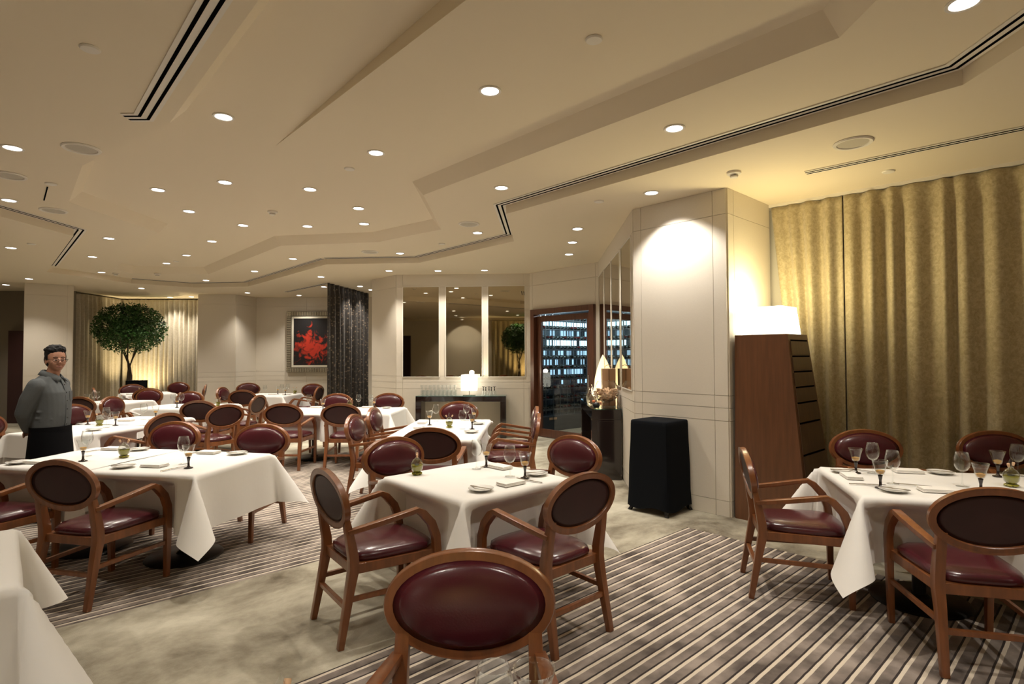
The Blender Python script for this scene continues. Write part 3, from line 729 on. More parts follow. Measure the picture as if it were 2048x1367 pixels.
chairs = [
 (-.81, 3.36, 37, 'askew at the square table, back to the plain carpet path', 'T1'),
 (.18, 3.27, 131.7, 'at the square table, its dark back turned to the striped carpet', 'T1'),
 (-.70, 4.17, -46, 'at the square table behind its oil cruet, padded front showing', 'T1'),
 (.27, 4.26, 222, 'at the square table on the side of the black draped stand', 'T1'),
 (-.14, 1.535, -90, 'standing alone on the striped carpet, big padded oval front showing', 'T13'),
 (1.87, 3.75, -15.8, 'at the head of the long table, beside the drawer tower', 'T12'),
 (2.36, 2.965, 76, 'at the long table with its dark back to the striped carpet', 'T12'),
 (2.90, 4.45, -104, 'between the long table and the gold curtain, beside the drawer tower', 'T12'),
 (3.90, 4.34, -104, 'between the long table and the gold curtain, behind the oil cruet', 'T12'),
 (-2.75, 3.80, 77, 'with dark back beside a hanging cloth corner, opposite the waiter', 'L1'),
 (-3.68, 3.97, 77, 'second with dark back at the paired tables, next to the bare table', 'L1'),
 (-2.40, 4.95, -97, 'facing the two goblets at the end of the paired tables', 'L1'),
 (-3.36, 5.24, -98, 'behind the oil cruet of the paired tables, padded front showing', 'L1'),
 (-4.24, 6.47, 168, 'with arms reaching towards the table behind the waiter', 'T7'),
 (-4.10, 7.66, 152, 'with small dark back at the far corner behind the waiter', 'T7'),
 (-5.80, 7.55, -28, 'half hidden by the waiter elbow, red front showing', 'T7'),
 (-5.78, 6.38, -8, 'on the far side of the waiter, partly cut by the picture edge', 'T7'),
 (-7.05, 9.45, 88, 'with wide dark back right beside the waiter shoulder', 'T8'),
 (-7.30, 10.85, -92, 'with a bright rim behind the dark chair beside the waiter', 'T8'),
 (-8.62, 12.05, 42, 'with dark back at the table below the tree, on the waiter side', 'T6'),
 (-8.85, 13.15, -47, 'under the tree crown, against the tan drapes', 'T6'),
 (-7.75, 11.85, 132, 'seen edge-on in front of the table below the tree', 'T6'),
 (-8.52, 14.08, -85, 'behind the table below the tree, nearest the pale drape', 'T6'),
 (-7.42, 12.95, 205, 'with dark back at the table below the tree, on the pillar side', 'T6'),
 (-6.02, 10.15, -95, 'with broad red front in front of the pale drape and pillar', 'T5'),
 (-6.02, 9.15, 0, 'seen edge-on at the waiter side of the pillar table', 'T5'),
 (-4.62, 8.55, 92, 'with dark back at the pillar table, turned to the striped carpet', 'T5'),
 (-4.52, 9.35, 178, 'seen edge-on at the end of the pillar table', 'T5'),
 (-5.85, 11.95, 2, 'at the table below the painting, standing against the pillar', 'T4'),
 (-5.22, 11.15, 90, 'with dark back at the table below the painting', 'T4'),
 (-6.35, 13.55, -60, 'small, tucked in the corner behind the table below the painting', 'T4'),
 (-4.75, 13.0, -95, 'with red front directly under the painting', 'T4'),
 (-4.42, 12.0, 180, 'seen from the side between the painting table and the black curtain', 'T4'),
 (-3.13, 8.08, 90, 'with dark back at the black curtain table, pillar side', 'T3'),
 (-2.33, 8.03, 90, 'with dark back at the black curtain table, console side', 'T3'),
 (-3.03, 9.38, -92, 'with padded front showing right before the black sheer curtain', 'T3'),
 (-2.15, 9.42, -92, 'with padded front showing between black curtain and console', 'T3'),
 (-1.42, 6.15, -5, 'seen from the side, nearer the square table', 'T2'),
 (-1.42, 6.95, -3, 'seen from the side, farther from the square table', 'T2'),
 (-.02, 6.2, 180, 'facing in from the cellar door side, nearer the square table', 'T2'),
 (.0, 7.05, 180, 'facing in from the cellar door side, nearer the console', 'T2'),
 (-.76, 7.58, -92, 'standing right in front of the black console', 'T2'),
 (-.72, 5.30, 88, 'with dark back between the square table and console table', 'T2'),
]
GN = {'T1': 'chairs around the square table', 'T13': 'chair facing the camera', 'T12': 'chairs around the curtain table', 'L1': 'chairs around the paired tables', 'T7': 'chairs around the table behind the waiter', 'T8': 'chairs at the waiter-side far table', 'T6': 'chairs around the tree table', 'T5': 'chairs around the pillar table', 'T4': 'chairs around the painting table', 'T3': 'chairs around the black curtain table', 'T2': 'chairs around the console table'}

# ------------------------------------------------------------------ tables and cloths
CH = {}
def cloth_mesh(w, d, hang, seed, sides, pushers):
    rnd = random.Random(seed); n = 60
    hw, hd = w / 2 + .006, d / 2 + .006; U, V = hw + hang, hd + hang
    rr = .018
    lean = [rnd.uniform(-.5, .5) for _ in range(4)]; ph = [rnd.uniform(0, 6) for _ in range(8)]
    def axis(hh, h0, h1):
        return [-hh - h0 * (16 - i) / 16 for i in range(16)] + [-hh + (2 * hh) * i / 24 for i in range(25)] + [hh + h1 * (i + 1) / 16 for i in range(16)]
    us, vs_ = axis(hw, sides[0], sides[1]), axis(hd, sides[2], sides[3]); pts = []
    def drop(a, out):                                     # a = length past the edge -> (outward, down)
        if a < rr * 1.57: t = a / rr; return rr * math.sin(t), rr * (1 - math.cos(t))
        q = a - rr * 1.57; return rr + q * out, rr + q * math.sqrt(1 - out * out)
    for v in vs_:
        for u in us:
            a = abs(u) - hw; b = abs(v) - hd; sx = 1 if u > 0 else -1; sy = 1 if v > 0 else -1
            wv = .010 * math.sin(u * 9 + ph[0]) * math.sin(v * 8 + ph[1])
            if a > 0 and sides[1 if sx > 0 else 0] < .05: a = 0.0; u = sx * hw
            if b > 0 and sides[3 if sy > 0 else 2] < .05: b = 0.0; v_in = v; v = sy * hd
            if a <= 0 and b <= 0: x, y, z = u, v, 0.0
            elif b <= 0:
                o, dz = drop(a, .045 + .035 * math.sin(v * 7 + ph[2 + (sx > 0)])); k = a / hang
                x, y, z = sx * (hw + o + .012 * k * math.sin(v * 13 + ph[4])), v, -dz
            elif a <= 0:
                o, dz = drop(b, .045 + .035 * math.sin(u * 7 + ph[5 + (sy > 0)])); k = b / hang
                x, y, z = u, sy * (hd + o + .012 * k * math.sin(u * 13 + ph[7])), -dz
            else:
                r = math.hypot(a, b); f = math.atan2(b, a) / (math.pi / 2)      # 0..1 round the corner cone
                ci = (sx > 0) + 2 * (sy > 0)
                th = 2 * math.pi * f
                outr = .235 * (1 - math.cos(th)) + .07                          # outwards along the diagonal
                side = -.25 * math.sin(th) + lean[ci] * .25 * (1 - math.cos(th)) / 2 # sideways
                o = Vector((sx, sy)).normalized(); t = Vector((-o.y, o.x)) * (1 if sx * sy > 0 else -1)
                h = o * outr + t * side; hl = min(.8, h.length); h = h.normalized() * hl
                q, dz0 = (r, 0)
                dz = max(0, r - rr * .57) * math.sqrt(1 - hl * hl) if r > rr else r * .4
                base = Vector((sx * (hw + min(rr, a)), sy * (hd + min(rr, b))))
                p = base + h * r
                x, y, z = p.x, p.y, -dz
            if a > -.02 or b > -.02: z += wv * .3
            for (cx_, cy_, ca) in pushers:                    # chairs tucked under press the drape in
                fx, fy = math.cos(ca), math.sin(ca); dx, dy = x - cx_, y - cy_
                fwd = dx * fx + dy * fy; lat = abs(dx * fy - dy * fx)
                if z < -.05 and fwd < .32 and fwd > -.34 and lat < .37:
                    k = min(1, (.37 - lat) / .07) * min(1, (-z - .05) / .035) * (.32 - fwd); x += fx * k; y += fy * k
            pts.append((x, y, z))
    nu = len(us); fs = [(j * nu + i, j * nu + i + 1, (j + 1) * nu + i + 1, (j + 1) * nu + i) for j in range(len(vs_) - 1) for i in range(nu - 1)]
    me = MB().add(pts, fs).mesh('tablecloth', 'cloth', True, angle=180)
    return me
PD = {}; TOP = .735; TS = (H - TOP) / .80
SIDES = {'L1': (.012, .42, .42, .42), 'L2': (.42, .012, .42, .42), 'T7a': (.42, .30, .26, .012), 'T7b': (.42, .18, .012, .18)}
def table(nm, x, y, rot, w, d, tlabel, clabel, seed, hang=.42, group=None):
    sides = SIDES.get(nm, (hang,) * 4); c_, s_ = math.cos(R(rot)), math.sin(R(rot)); pu = []
    for (qx, qy, qa, _, _) in chairs:
        lx = (qx - x) * c_ + (qy - y) * s_; ly = -(qx - x) * s_ + (qy - y) * c_
        if abs(lx) < w / 2 + .45 and abs(ly) < d / 2 + .45: pu.append((lx, ly, R(qa - rot)))
    t = thing('dining_table', tlabel, 'table', (x, y, 0), R(rot), group)
    if (w, d) not in PD:
        npd = 1 if w < 1.3 and d < 1.3 else 2
        offs = [(0, 0)] if npd == 1 else ([(-w / 4, 0), (w / 4, 0)] if w > d else [(0, -d / 4), (0, d / 4)])
        PD[(w, d)] = ([(MB().lathe([(0, 0), (.27, 0), (.275, .008), (.26, .022), (.06, .034), (.045, .05), (0, .05)], 28, (ox, oy, 0), caps=False).mesh('base', 'black_metal', True), MB().lathe([(.0, .04), (.038, .04), (.038, .69), (0, .69)], 16, (ox, oy, 0), caps=False).mesh('column', 'black_metal', True)) for ox, oy in offs],
                      MB().box((0, 0, TOP - .0255), (w - .01, d - .01, .036)).mesh('tabletop', 'wood_drawer'))
    for b_, c_ in PD[(w, d)][0]: ob('base', b_, t); ob('column', c_, t)
    ob('tabletop', PD[(w, d)][1], t)
    c = ob('tablecloth', cloth_mesh(w, d, hang, seed, sides, pu), None, (x, y, TOP), R(rot)); tag(c, clabel, 'tablecloth', group and group.replace('tables', 'tablecloths'))
T = {
 'T1': (-.245, 3.72, 42.5, .86, .86, 'the square table by the black stand', 1),
 'T12': (2.93, 3.40, -14.5, 1.74, .86, 'the table before the gold curtain', 2),
 'L1': (-2.515, 4.33, -10, .86, .86, 'the paired table without a cruet', 3),
 'L2': (-3.362, 4.528, -10, .86, .86, 'the paired table with a cruet', 1),
 'T2': (-.77, 6.28, 87.5, 1.70, .90, 'the table before the console', 5),
 'T3': (-2.56, 8.43, -2.5, 1.70, .92, 'the table before the black curtain', 6),
 'T4': (-5.12, 11.92, -2.5, .90, .90, 'the table below the red painting', 7),
 'T5': (-5.32, 9.22, -2.5, 1.22, .90, 'the table by the beige pillar', 8),
 'T6': (-8.15, 12.55, 42.5, .90, .90, 'the table below the indoor tree', 9),
 'T7a': (-4.83, 6.28, -13, .86, .86, 'the table right behind the waiter', 10),
 'T7b': (-4.798, 7.165, -13, .86, .86, 'the second table behind the waiter', 11),
 'T8': (-7.25, 10.15, -2.5, .90, .90, 'the table near the tan drapes', 12),
 'T11': (-2.36, 2.03, 42.5, .86, .86, 'the bare unlaid table', 13),
 'T13': (-.20, .86, -3, .90, .80, 'the table in front of the lone chair', 14),
}
for k in T:
    if k != 'T13': T[k] = (T[k][0] * TS, T[k][1] * TS) + T[k][2:]
def settle(x, y, a):
    """slide a chair straight back until its centre is clear of every table edge"""
    fx, fy = math.cos(R(a)), math.sin(R(a))
    for _ in range(60):
        bad = False
        for (tx_, ty0, rt, w_, d_, nm, sd) in T.values():
            c_, s_ = math.cos(R(rt)), math.sin(R(rt)); lx = (x - tx_) * c_ + (y - ty0) * s_; ly = -(x - tx_) * s_ + (y - ty0) * c_
            if abs(lx) < w_ / 2 + .185 and abs(ly) < d_ / 2 + .185: bad = True
        if not bad: break
        x -= fx * .01; y -= fy * .01
    return x, y
chairs = [(*settle(x, y, a), a, lb, g) for x, y, a, lb, g in chairs]
for x, y, a, lb, g in chairs: chair(x, y, a, OV + lb, GN[g])
for k, (x, y, rt, w_, d_, nm, sd) in T.items():
    table(k, x, y, rt, w_, d_, 'black pedestal base and top of ' + nm, 'white linen cloth draped over ' + nm, sd)

# ------------------------------------------------------------------ tableware
def wine_glass_proto():
    g = thing('wine_glass', 'glass', 'glass')
    MB().lathe([(.012, .092), (.026, .100), (.038, .120), (.042, .142), (.041, .165), (.036, .190), (.032, .208), (.0312, .208), (.035, .190), (.040, .165), (.041, .142), (.037, .121), (.025, .102), (.010, .095)], 22, caps=False).build('bowl', 'glass', g, True, angle=180)
    MB().lathe([(0, .0), (.034, .0), (.034, .0025), (.012, .006), (.0045, .014), (.0035, .05), (.0045, .088), (.013, .094), (0, .095)], 18, caps=False).build('stem', 'glass', g, True, angle=180)
    return g
def goblet_proto():
    g = thing('water_goblet', 'goblet', 'goblet')
    MB().lathe([(.010, .078), (.022, .084), (.027, .100), (.030, .120), (.040, .152), (.045, .168), (.0440, .168), (.0385, .152), (.029, .121), (.026, .101), (.020, .086), (.008, .081)], 22, caps=False).build('bowl', 'glass', g, True, angle=180)
    tag(MB().lathe([(0, .0805), (.019, .087), (.0245, .100), (.0250, .106), (.015, .109), (0, .104)], 16, caps=False).build('bowl_tint', 'amber', g, True, angle=180), 'amber glass base of the bowl')
    tag(MB().lathe([(0, 0), (.031, 0), (.030, .003), (.014, .007), (.008, .016), (.0075, .045), (.012, .070), (.0135, .078), (0, .080)], 18, caps=False).build('stem', 'dark_stem', g, True, angle=180), 'dark tapering stem and foot')
    return g
def cruet_proto():
    g = thing('oil_cruet', 'cruet', 'cruet')
    MB().lathe([(.012, .014), (.026, .018), (.038, .034), (.043, .056), (.040, .080), (.028, .100), (.014, .110), (.010, .118), (.009, .118), (.013, .109), (.027, .099), (.039, .080), (.042, .056), (.037, .035), (.025, .0195)], 22, caps=False).build('body', 'glass', g, True, angle=180)
    tag(MB().lathe([(0, .017), (.024, .020), (.0355, .035), (.0405, .055), (.0395, .066), (0, .066)], 20, caps=False).build('oil', 'oil', g, True, angle=60), 'green-gold olive oil')
    MB().ball((0, 0, .064), (.020, .020, .010), 10, 6).build('herbs', 'herb', g, True)
    m = MB()
    for k in range(6):
        a = k * math.pi / 3; m.ball((.024 * math.cos(a), .024 * math.sin(a), .008), (.015, .015, .008), 8, 6)
    m.lathe([(0, .004), (.026, .004), (.026, .016), (0, .018)], 12, caps=False)
    m.build('foot', 'oil', g, True)
    MB().lathe([(0, .112), (.006, .118), (.005, .128), (.011, .144), (.009, .156), (.0025, .172), (0, .176)], 12, caps=False).build('finial', 'glass', g, True, angle=180)
    for s in (-1, 1):
        sp_ = MB().tube([(.012 * s, 0, .100), (.022 * s, 0, .112), (.030 * s, 0, .124)], [.009, .007, .0065], 10).build('spout', 'glass', g, True)
        MB().tube([(.029 * s, 0, .122), (.037 * s, 0, .137), (.040 * s, 0, .142)], [.0062, .0085, .0075], 10).build('stopper', 'cork', g, True)
    return g
def plate_proto():
    g = thing('bread_plate', 'plate', 'plate')
    MB().lathe([(0, .0), (.040, .0), (.046, .003), (.066, .010), (.078, .014), (.0785, .0165), (.066, .0135), (.046, .007), (.040, .0055), (0, .005)], 30, caps=False).build('plate_body', 'china', g, True, angle=60)
    return g
def napkin_proto():
    g = thing('folded_napkin', 'napkin', 'napkin')
    for k in range(3): MB().box((.002 * (k % 2), .001 * k, .004 + k * .0065), (.17 - .004 * k, .10 - .003 * k, .0058)).build('fold', 'napkin', g, bevel=.0022)
    return g
def knife_proto(name):
    g = thing(name, 'knife', 'cutlery')
    L_ = .21 if name == 'table_knife' else .165
    MB().box((-L_ * .27, 0, .0035), (L_ * .46, .010, .006)).build('handle', 'steel', g, bevel=.002)
    MB().box((L_ * .23, .001, .0035), (L_ * .54, .013, .0022)).build('blade', 'steel', g, bevel=.0008)
    return g
def fork_proto():
    g = thing('table_fork', 'fork', 'cutlery')
    MB().box((-.035, 0, .0035), (.13, .008, .005)).build('handle', 'steel', g, bevel=.0015)
    m = MB().box((.045, 0, .0038), (.035, .022, .0022))
    for k in range(4): m.box((.08, -.0085 + k * .0057, .0038), (.04, .0028, .002))
    m.build('tines', 'steel', g)
    return g
PROTO = {}
def item(kind, p, rz, label, group, dz=0):
    mk = {'wine_glass': wine_glass_proto, 'water_goblet': goblet_proto, 'oil_cruet': cruet_proto, 'bread_plate': plate_proto, 'folded_napkin': napkin_proto, 'butter_knife': lambda: knife_proto('butter_knife'), 'table_knife': lambda: knife_proto('table_knife'), 'table_fork': fork_proto}[kind]
    loc = (p[0], p[1], TOP + .0035 + dz)
    if kind not in PROTO:
        o = mk(); PROTO[kind] = o; o.location = loc; o.rotation_euler = (0, 0, rz); o['label'] = label; o['group'] = group; return o
    return dup(PROTO[kind], label, loc, rz, group)
LBL = {'wine_glass': 'clear stemmed wine glass on ', 'water_goblet': 'goblet with dark stem and amber base on ', 'oil_cruet': 'footed glass oil cruet with corks on ', 'bread_plate': 'small white bread plate on ', 'folded_napkin': 'folded white napkin on ', 'butter_knife': 'butter knife laid across a bread plate on ', 'table_knife': 'table knife lying on ', 'table_fork': 'table fork lying on '}
UPR = []
def put(kind, tk, x, y, rz=0, dz=0, world=None, ex=''):
    p = world or at(x, y, TOP)
    nm = T[tk][5]
    # keep it on its own table
    cx, cy, rt, w_, d_ = T[tk][:5]; c_, s_ = math.cos(R(rt)), math.sin(R(rt))
    lx = (p[0] - cx) * c_ + (p[1] - cy) * s_; ly = -(p[0] - cx) * s_ + (p[1] - cy) * c_
    mg = .085 if kind in ('bread_plate', 'folded_napkin', 'butter_knife') else .05
    lx = max(-w_ / 2 + mg, min(w_ / 2 - mg, lx)); ly = max(-d_ / 2 + mg, min(d_ / 2 - mg, ly))
    if kind in ('wine_glass', 'water_goblet', 'oil_cruet'):
        for _ in range(30):
            hit = [q for q in UPR if q[0] == tk and math.hypot(q[1] - lx, q[2] - ly) < .096]
            if not hit: break
            q = hit[0]; dx, dy = lx - q[1], ly - q[2]; n_ = math.hypot(dx, dy) or 1; lx += (dx / n_ if dx or dy else 1) * .012; ly += dy / n_ * .012
        UPR.append((tk, lx, ly))
    p = (cx + lx * c_ - ly * s_, cy + lx * s_ + ly * c_)
    return item(kind, p, R(rz), (LBL[kind] + nm if not ex else {'butter_knife': 'butter knife across the plate', 'water_goblet': 'dark-stemmed amber goblet'}.get(kind, LBL[kind].replace(' lying on ', '').replace(' on ', '').strip()) + ' ' + ex), kind.replace('_', ' ').replace('glass', 'glasse') + 's on ' + nm, dz)
def plate(tk, x, y, rz, world=None, ex=''):
    put('bread_plate', tk, x, y, 0, 0, world, ex); put('butter_knife', tk, x, y, rz, .0135, world, ex)
# square table
plate('T1', 962, 981, -35, ex='on the square table at the front cloth corner'); plate('T1', 1077, 949, 20, ex='on the square table towards the black stand')
put('folded_napkin', 'T1', 1022, 969, 42, ex='on the square table beside the front-corner plate'); put('folded_napkin', 'T1', 1000, 936, -46, ex='on the square table farther from the front corner')
put('wine_glass', 'T1', 1020, 953, ex='on the square table between napkin and goblet'); put('water_goblet', 'T1', 1050, 956, ex='on the square table beside the plate towards the stand'); put('wine_glass', 'T1', 953, 938, ex='on the square table near its back corner'); put('water_goblet', 'T1', 966, 935, ex='on the square table near its back corner')
put('oil_cruet', 'T1', 834, 949, 100); put('table_knife', 'T1', 1058, 962, -40, ex='on the square table next to the front goblet'); put('table_knife', 'T1', 984, 932, 40, ex='on the square table near its back corner')
# long curtain table
plate('T12', 1788, 983, -40, ex='on the curtain table at the front cloth corner'); plate('T12', 1868, 942, 150, ex='on the curtain table along the gold curtain side'); plate('T12', 1668, 944, 0, ex='on the curtain table at the end by the drawer tower')
put('folded_napkin', 'T12', 1703, 955, 75, ex='on the curtain table at the end by the drawer tower'); put('folded_napkin', 'T12', 1810, 942, -14, ex='on the curtain table along the gold curtain side'); put('folded_napkin', 'T12', 1872, 983, -14, ex='on the curtain table before the dark chair back')
put('water_goblet', 'T12', 1712, 946, ex='on the curtain table nearest the drawer tower'); put('wine_glass', 'T12', 1738, 947, ex='on the curtain table nearest the drawer tower'); put('water_goblet', 'T12', 1761, 976, ex='on the curtain table beside the front-corner plate'); put('wine_glass', 'T12', 1786, 968, ex='on the curtain table behind the front-corner plate')
put('wine_glass', 'T12', 1925, 973, ex='on the curtain table before the dark chair back'); put('water_goblet', 'T12', 1962, 984, ex='on the curtain table before the dark chair back'); put('water_goblet', 'T12', 1996, 953, ex='on the curtain table behind the oil cruet'); put('wine_glass', 'T12', 2030, 950, ex='on the curtain table behind the oil cruet')
put('oil_cruet', 'T12', 2023, 973, 30); put('table_knife', 'T12', 1735, 970, -10, ex='on the curtain table beside the front-corner goblet'); put('table_knife', 'T12', 1725, 942, -45, ex='on the curtain table between the glasses by the tower'); put('table_fork', 'T12', 1825, 971, -30)
# paired tables
plate('L1', 247, 935, 10, ex='on the paired table without cruet, beside the dark chair back'); plate('L1', 487, 905, 30, ex='on the paired table without cruet, before the red chair front'); put('folded_napkin', 'L1', 309, 933, -10, ex='on the paired table without cruet, on the dark chair side'); put('folded_napkin', 'L1', 436, 902, -10, ex='on the paired table without cruet, on the red chair side')
put('wine_glass', 'L1', 367, 928); put('water_goblet', 'L1', 377, 936); put('table_knife', 'L1', 348, 938, 70, ex='on the paired table without cruet, on the dark chair side'); put('table_knife', 'L1', 395, 905, 75, ex='on the paired table without cruet, on the red chair side')
plate('L2', 289, 898, 40, ex='on the paired table with cruet, behind the cruet'); plate('L2', 37, 927, 10, ex='on the paired table with cruet, farthest from the cruet'); put('folded_napkin', 'L2', 74, 926, -10, ex='on the paired table with cruet, below the waiter apron'); put('folded_napkin', 'L2', 226, 899, -10, ex='on the paired table with cruet, behind the cruet')
put('water_goblet', 'L2', 166, 922); put('wine_glass', 'L2', 174, 912); put('oil_cruet', 'L2', 248, 915, 0); put('table_knife', 'L2', 195, 901, 70)
# console table
put('water_goblet', 'T2', 859, 850); put('wine_glass', 'T2', 872, 842); put('oil_cruet', 'T2', 898.5, 855, 10); put('wine_glass', 'T2', 925, 858); put('water_goblet', 'T2', 940, 858)
put('water_goblet', 'T2', 948, 843); put('wine_glass', 'T2', 933, 841); plate('T2', 957, 848, 0); plate('T2', 951, 865, 0); put('folded_napkin', 'T2', 845, 846, 87); put('folded_napkin', 'T2', 838, 856, 87)
# black-curtain table
put('wine_glass', 'T3', 618, 815); put('water_goblet', 'T3', 646, 820); put('oil_cruet', 'T3', 699, 815); put('wine_glass', 'T3', 717, 815); put('water_goblet', 'T3', 748, 817); put('wine_glass', 'T3', 743, 814)
put('folded_napkin', 'T3', 632, 815, 0); put('folded_napkin', 'T3', 735, 815, 0); plate('T3', 773, 816, 0); plate('T3', 668, 818, 0)
# painting table
for x, y in ((555.6, 788), (574, 790)): put('water_goblet', 'T4', x, y)
for x, y in ((564, 787), (577, 786), (530, 789)): put('wine_glass', 'T4', x, y)
put('oil_cruet', 'T4', 592, 787); put('folded_napkin', 'T4', 580, 789, 0); put('folded_napkin', 'T4', 545, 789, 0)
put('water_goblet', 'T5', 354, 815); put('wine_glass', 'T5', 363, 812); put('wine_glass', 'T5', 346, 812); put('oil_cruet', 'T5', 436, 812); put('folded_napkin', 'T5', 385, 815, 0)
put('oil_cruet', 'T6', 283, 789); put('folded_napkin', 'T6', 305, 787, 0); put('folded_napkin', 'T6', 258, 789, 0)
put('oil_cruet', 'T7a', 199, 851); put('water_goblet', 'T7a', 231, 851); put('wine_glass', 'T7a', 213, 855); put('wine_glass', 'T7a', 236, 846); plate('T7a', 188, 861, 0); put('water_goblet', 'T7a', 205, 845)
put('wine_glass', 'T7b', 0, 0, world=(-4.83, 7.36)); put('water_goblet', 'T7b', 0, 0, world=(-4.70, 7.40)); plate('T7b', 0, 0, 0, world=(-4.52, 7.16)); put('folded_napkin', 'T7b', 0, 0, world=(-4.95, 7.2))
for p in ((-7.45, 10.0), (-7.35, 9.9)): put('wine_glass', 'T8', 0, 0, world=p)
put('water_goblet', 'T8', 0, 0, world=(-7.5, 9.88)); put('oil_cruet', 'T8', 0, 0, world=(-6.93, 10.0)); put('folded_napkin', 'T8', 0, 0, world=(-6.95, 9.85))
# table in front of the lone chair: only the tops of these reach into the picture
put('wine_glass', 'T13', 0, 0, world=(-.038, 1.106)); put('water_goblet', 'T13', 0, 0, world=(.043, 1.172)); put('oil_cruet', 'T13', 0, 0, world=(-.470, 1.145), rz=90)

# ------------------------------------------------------------------ console with lamp and glasses
def wallbox(Aw, Bw): return frame2(Aw, Bw)
A, e, L, nr = frame2(pC1, pD1); rotC = Matrix((e, -nr, Vector((0, 0, 1)))).transposed()
s0, _ = on_wall(832, 800, pC1 + Vector((-.02, -.35, 0)), pD1 + Vector((-.02, -.35, 0))); s1, _ = on_wall(1012, 800, pC1 + Vector((-.02, -.35, 0)), pD1 + Vector((-.02, -.35, 0)))
CZ = .80; cc = A + e * ((s0 + s1) / 2) + nr * .22; cw = s1 - s0
con = thing('console_table', 'black gloss console table against the mirrored wall', 'console', cc); con.rotation_euler = rotC.to_euler()
MB().box((0, 0, CZ - .06), (cw, .38, .10)).build('apron', 'black_gloss', con, bevel=.004)
MB().box((0, 0, CZ - .005), (cw, .38, .008)).build('glass_top', 'table_glass', con)
for s in (-1, 1):
    MB().box((s * (cw / 2 - .055), 0, (CZ - .11) / 2), (.11, .38, CZ - .11)).build('leg', 'black_gloss', con, bevel=.004)
def cpt(x, off=0): return cc + e * ((x - .5) * cw) + nr * off + Vector((0, 0, CZ))
lp = thing('table_lamp', 'small lamp with glowing square white shade on the console', 'lamp', cpt((937 - 832) / 180.0))
MB().box((0, 0, .006), (.24, .14, .012)).build('base', 'steel', lp, bevel=.002)
MB().tube([(0, 0, .01), (0, 0, .10)], .008, 10).build('stem', 'steel', lp)
sh = MB(); sh.loft([[(a * .15, b_ * .10, z) for a, b_ in ((-1, -1), (1, -1), (1, 1), (-1, 1))] for z in (.09, .39)], caps=False); sh.build('lamp_shade', 'shade_small', lp)
l = bpy.data.lights.new('lamp_bulb', 'POINT'); l.energy = 9; l.color = (1, .84, .58); l.shadow_soft_size = .05; ob('lamp_bulb', l, lp, (0, 0, .42))
tumbler = MB().lathe([(0, 0), (.024, 0), (.030, .06), (.032, .10), (.0305, .10), (.0285, .06), (.022, .004), (0, .004)], 14, caps=False).mesh('tumbler', 'glass', True, angle=60)
for r_ in range(3):
    for k in range(9):
        for lev in range(1 if r_ else 2):
            p = cpt((843 + k * 8.2 - 832) / 180.0, .10 - r_ * .075); g = ob('tumbler', tumbler, None, p + Vector((0, 0, .001 + lev * .102)))
            tag(g, 'clear tumbler standing in rows on the black console', 'glass', 'tumblers on the console')
inv = thing('upturned_goblet', 'g', 'goblet')
MB().lathe([(.044, 0), (.038, .02), (.029, .05), (.024, .078), (.010, .088), (.0085, .086), (.022, .077), (.0275, .05), (.0365, .02), (.043, .0)], 16, caps=False).build('bowl', 'glass', inv, True, angle=180)
MB().lathe([(0, .087), (.012, .089), (.0075, .12), (.008, .150), (.030, .160), (.031, .163), (0, .163)], 14, caps=False).build('stem', 'dark_stem', inv, True, angle=60)
for k in range(5):
    p = cpt((965 + k * 5.6 - 832) / 180.0, .04 if k % 2 else -.05) + Vector((0, 0, .001)); lb = 'upturned goblet with dark stem beside the lamp on the console'
    if k == 0: inv.location = p; inv['label'] = lb; inv['group'] = 'upturned goblets on the console'
    else: dup(inv, lb, p, 0, 'upturned goblets on the console')

# ------------------------------------------------------------------ black sideboard along the mirrored wall
A, e, L, nr = frame2(pM1, pA1); rotM = Matrix((e, -nr, Vector((0, 0, 1)))).transposed()
SZ = .885; near = at(1255, 960, 0); far = 8.70
sn = (Vector((near.x, near.y, 0)) - A).dot(e); sf = (Vector((1.12, far, 0)) - A).dot(e); sl_ = sn - sf
sc_ = A + e * ((sn + sf) / 2) + nr * .215
sb = thing('sideboard', 'black gloss waterfall sideboard under the mirror strips', 'sideboard', sc_); sb.rotation_euler = rotM.to_euler()
MB().box((0, 0, SZ - .07), (sl_, .37, .12)).build('top_slab', 'black_gloss', sb, bevel=.004)
MB().box((0, 0, SZ - .004), (sl_, .38, .010)).build('glass_top', 'table_glass', sb)
for s in (-1, 1):
    ep = MB().box((s * (sl_ / 2 - .06), 0, (SZ - .13) / 2), (.12, .37, SZ - .13)).build('end_panel', 'black_gloss', sb, bevel=.004)
    MB().box((s * (sl_ / 2 + .001), 0, .42), (.006, .22, .62)).build('inset', 'black_gloss', ep, bevel=.003)
def spt(d, off): return sc_ + e * (sl_ / 2 - d) + nr * off + Vector((0, 0, SZ + .002))
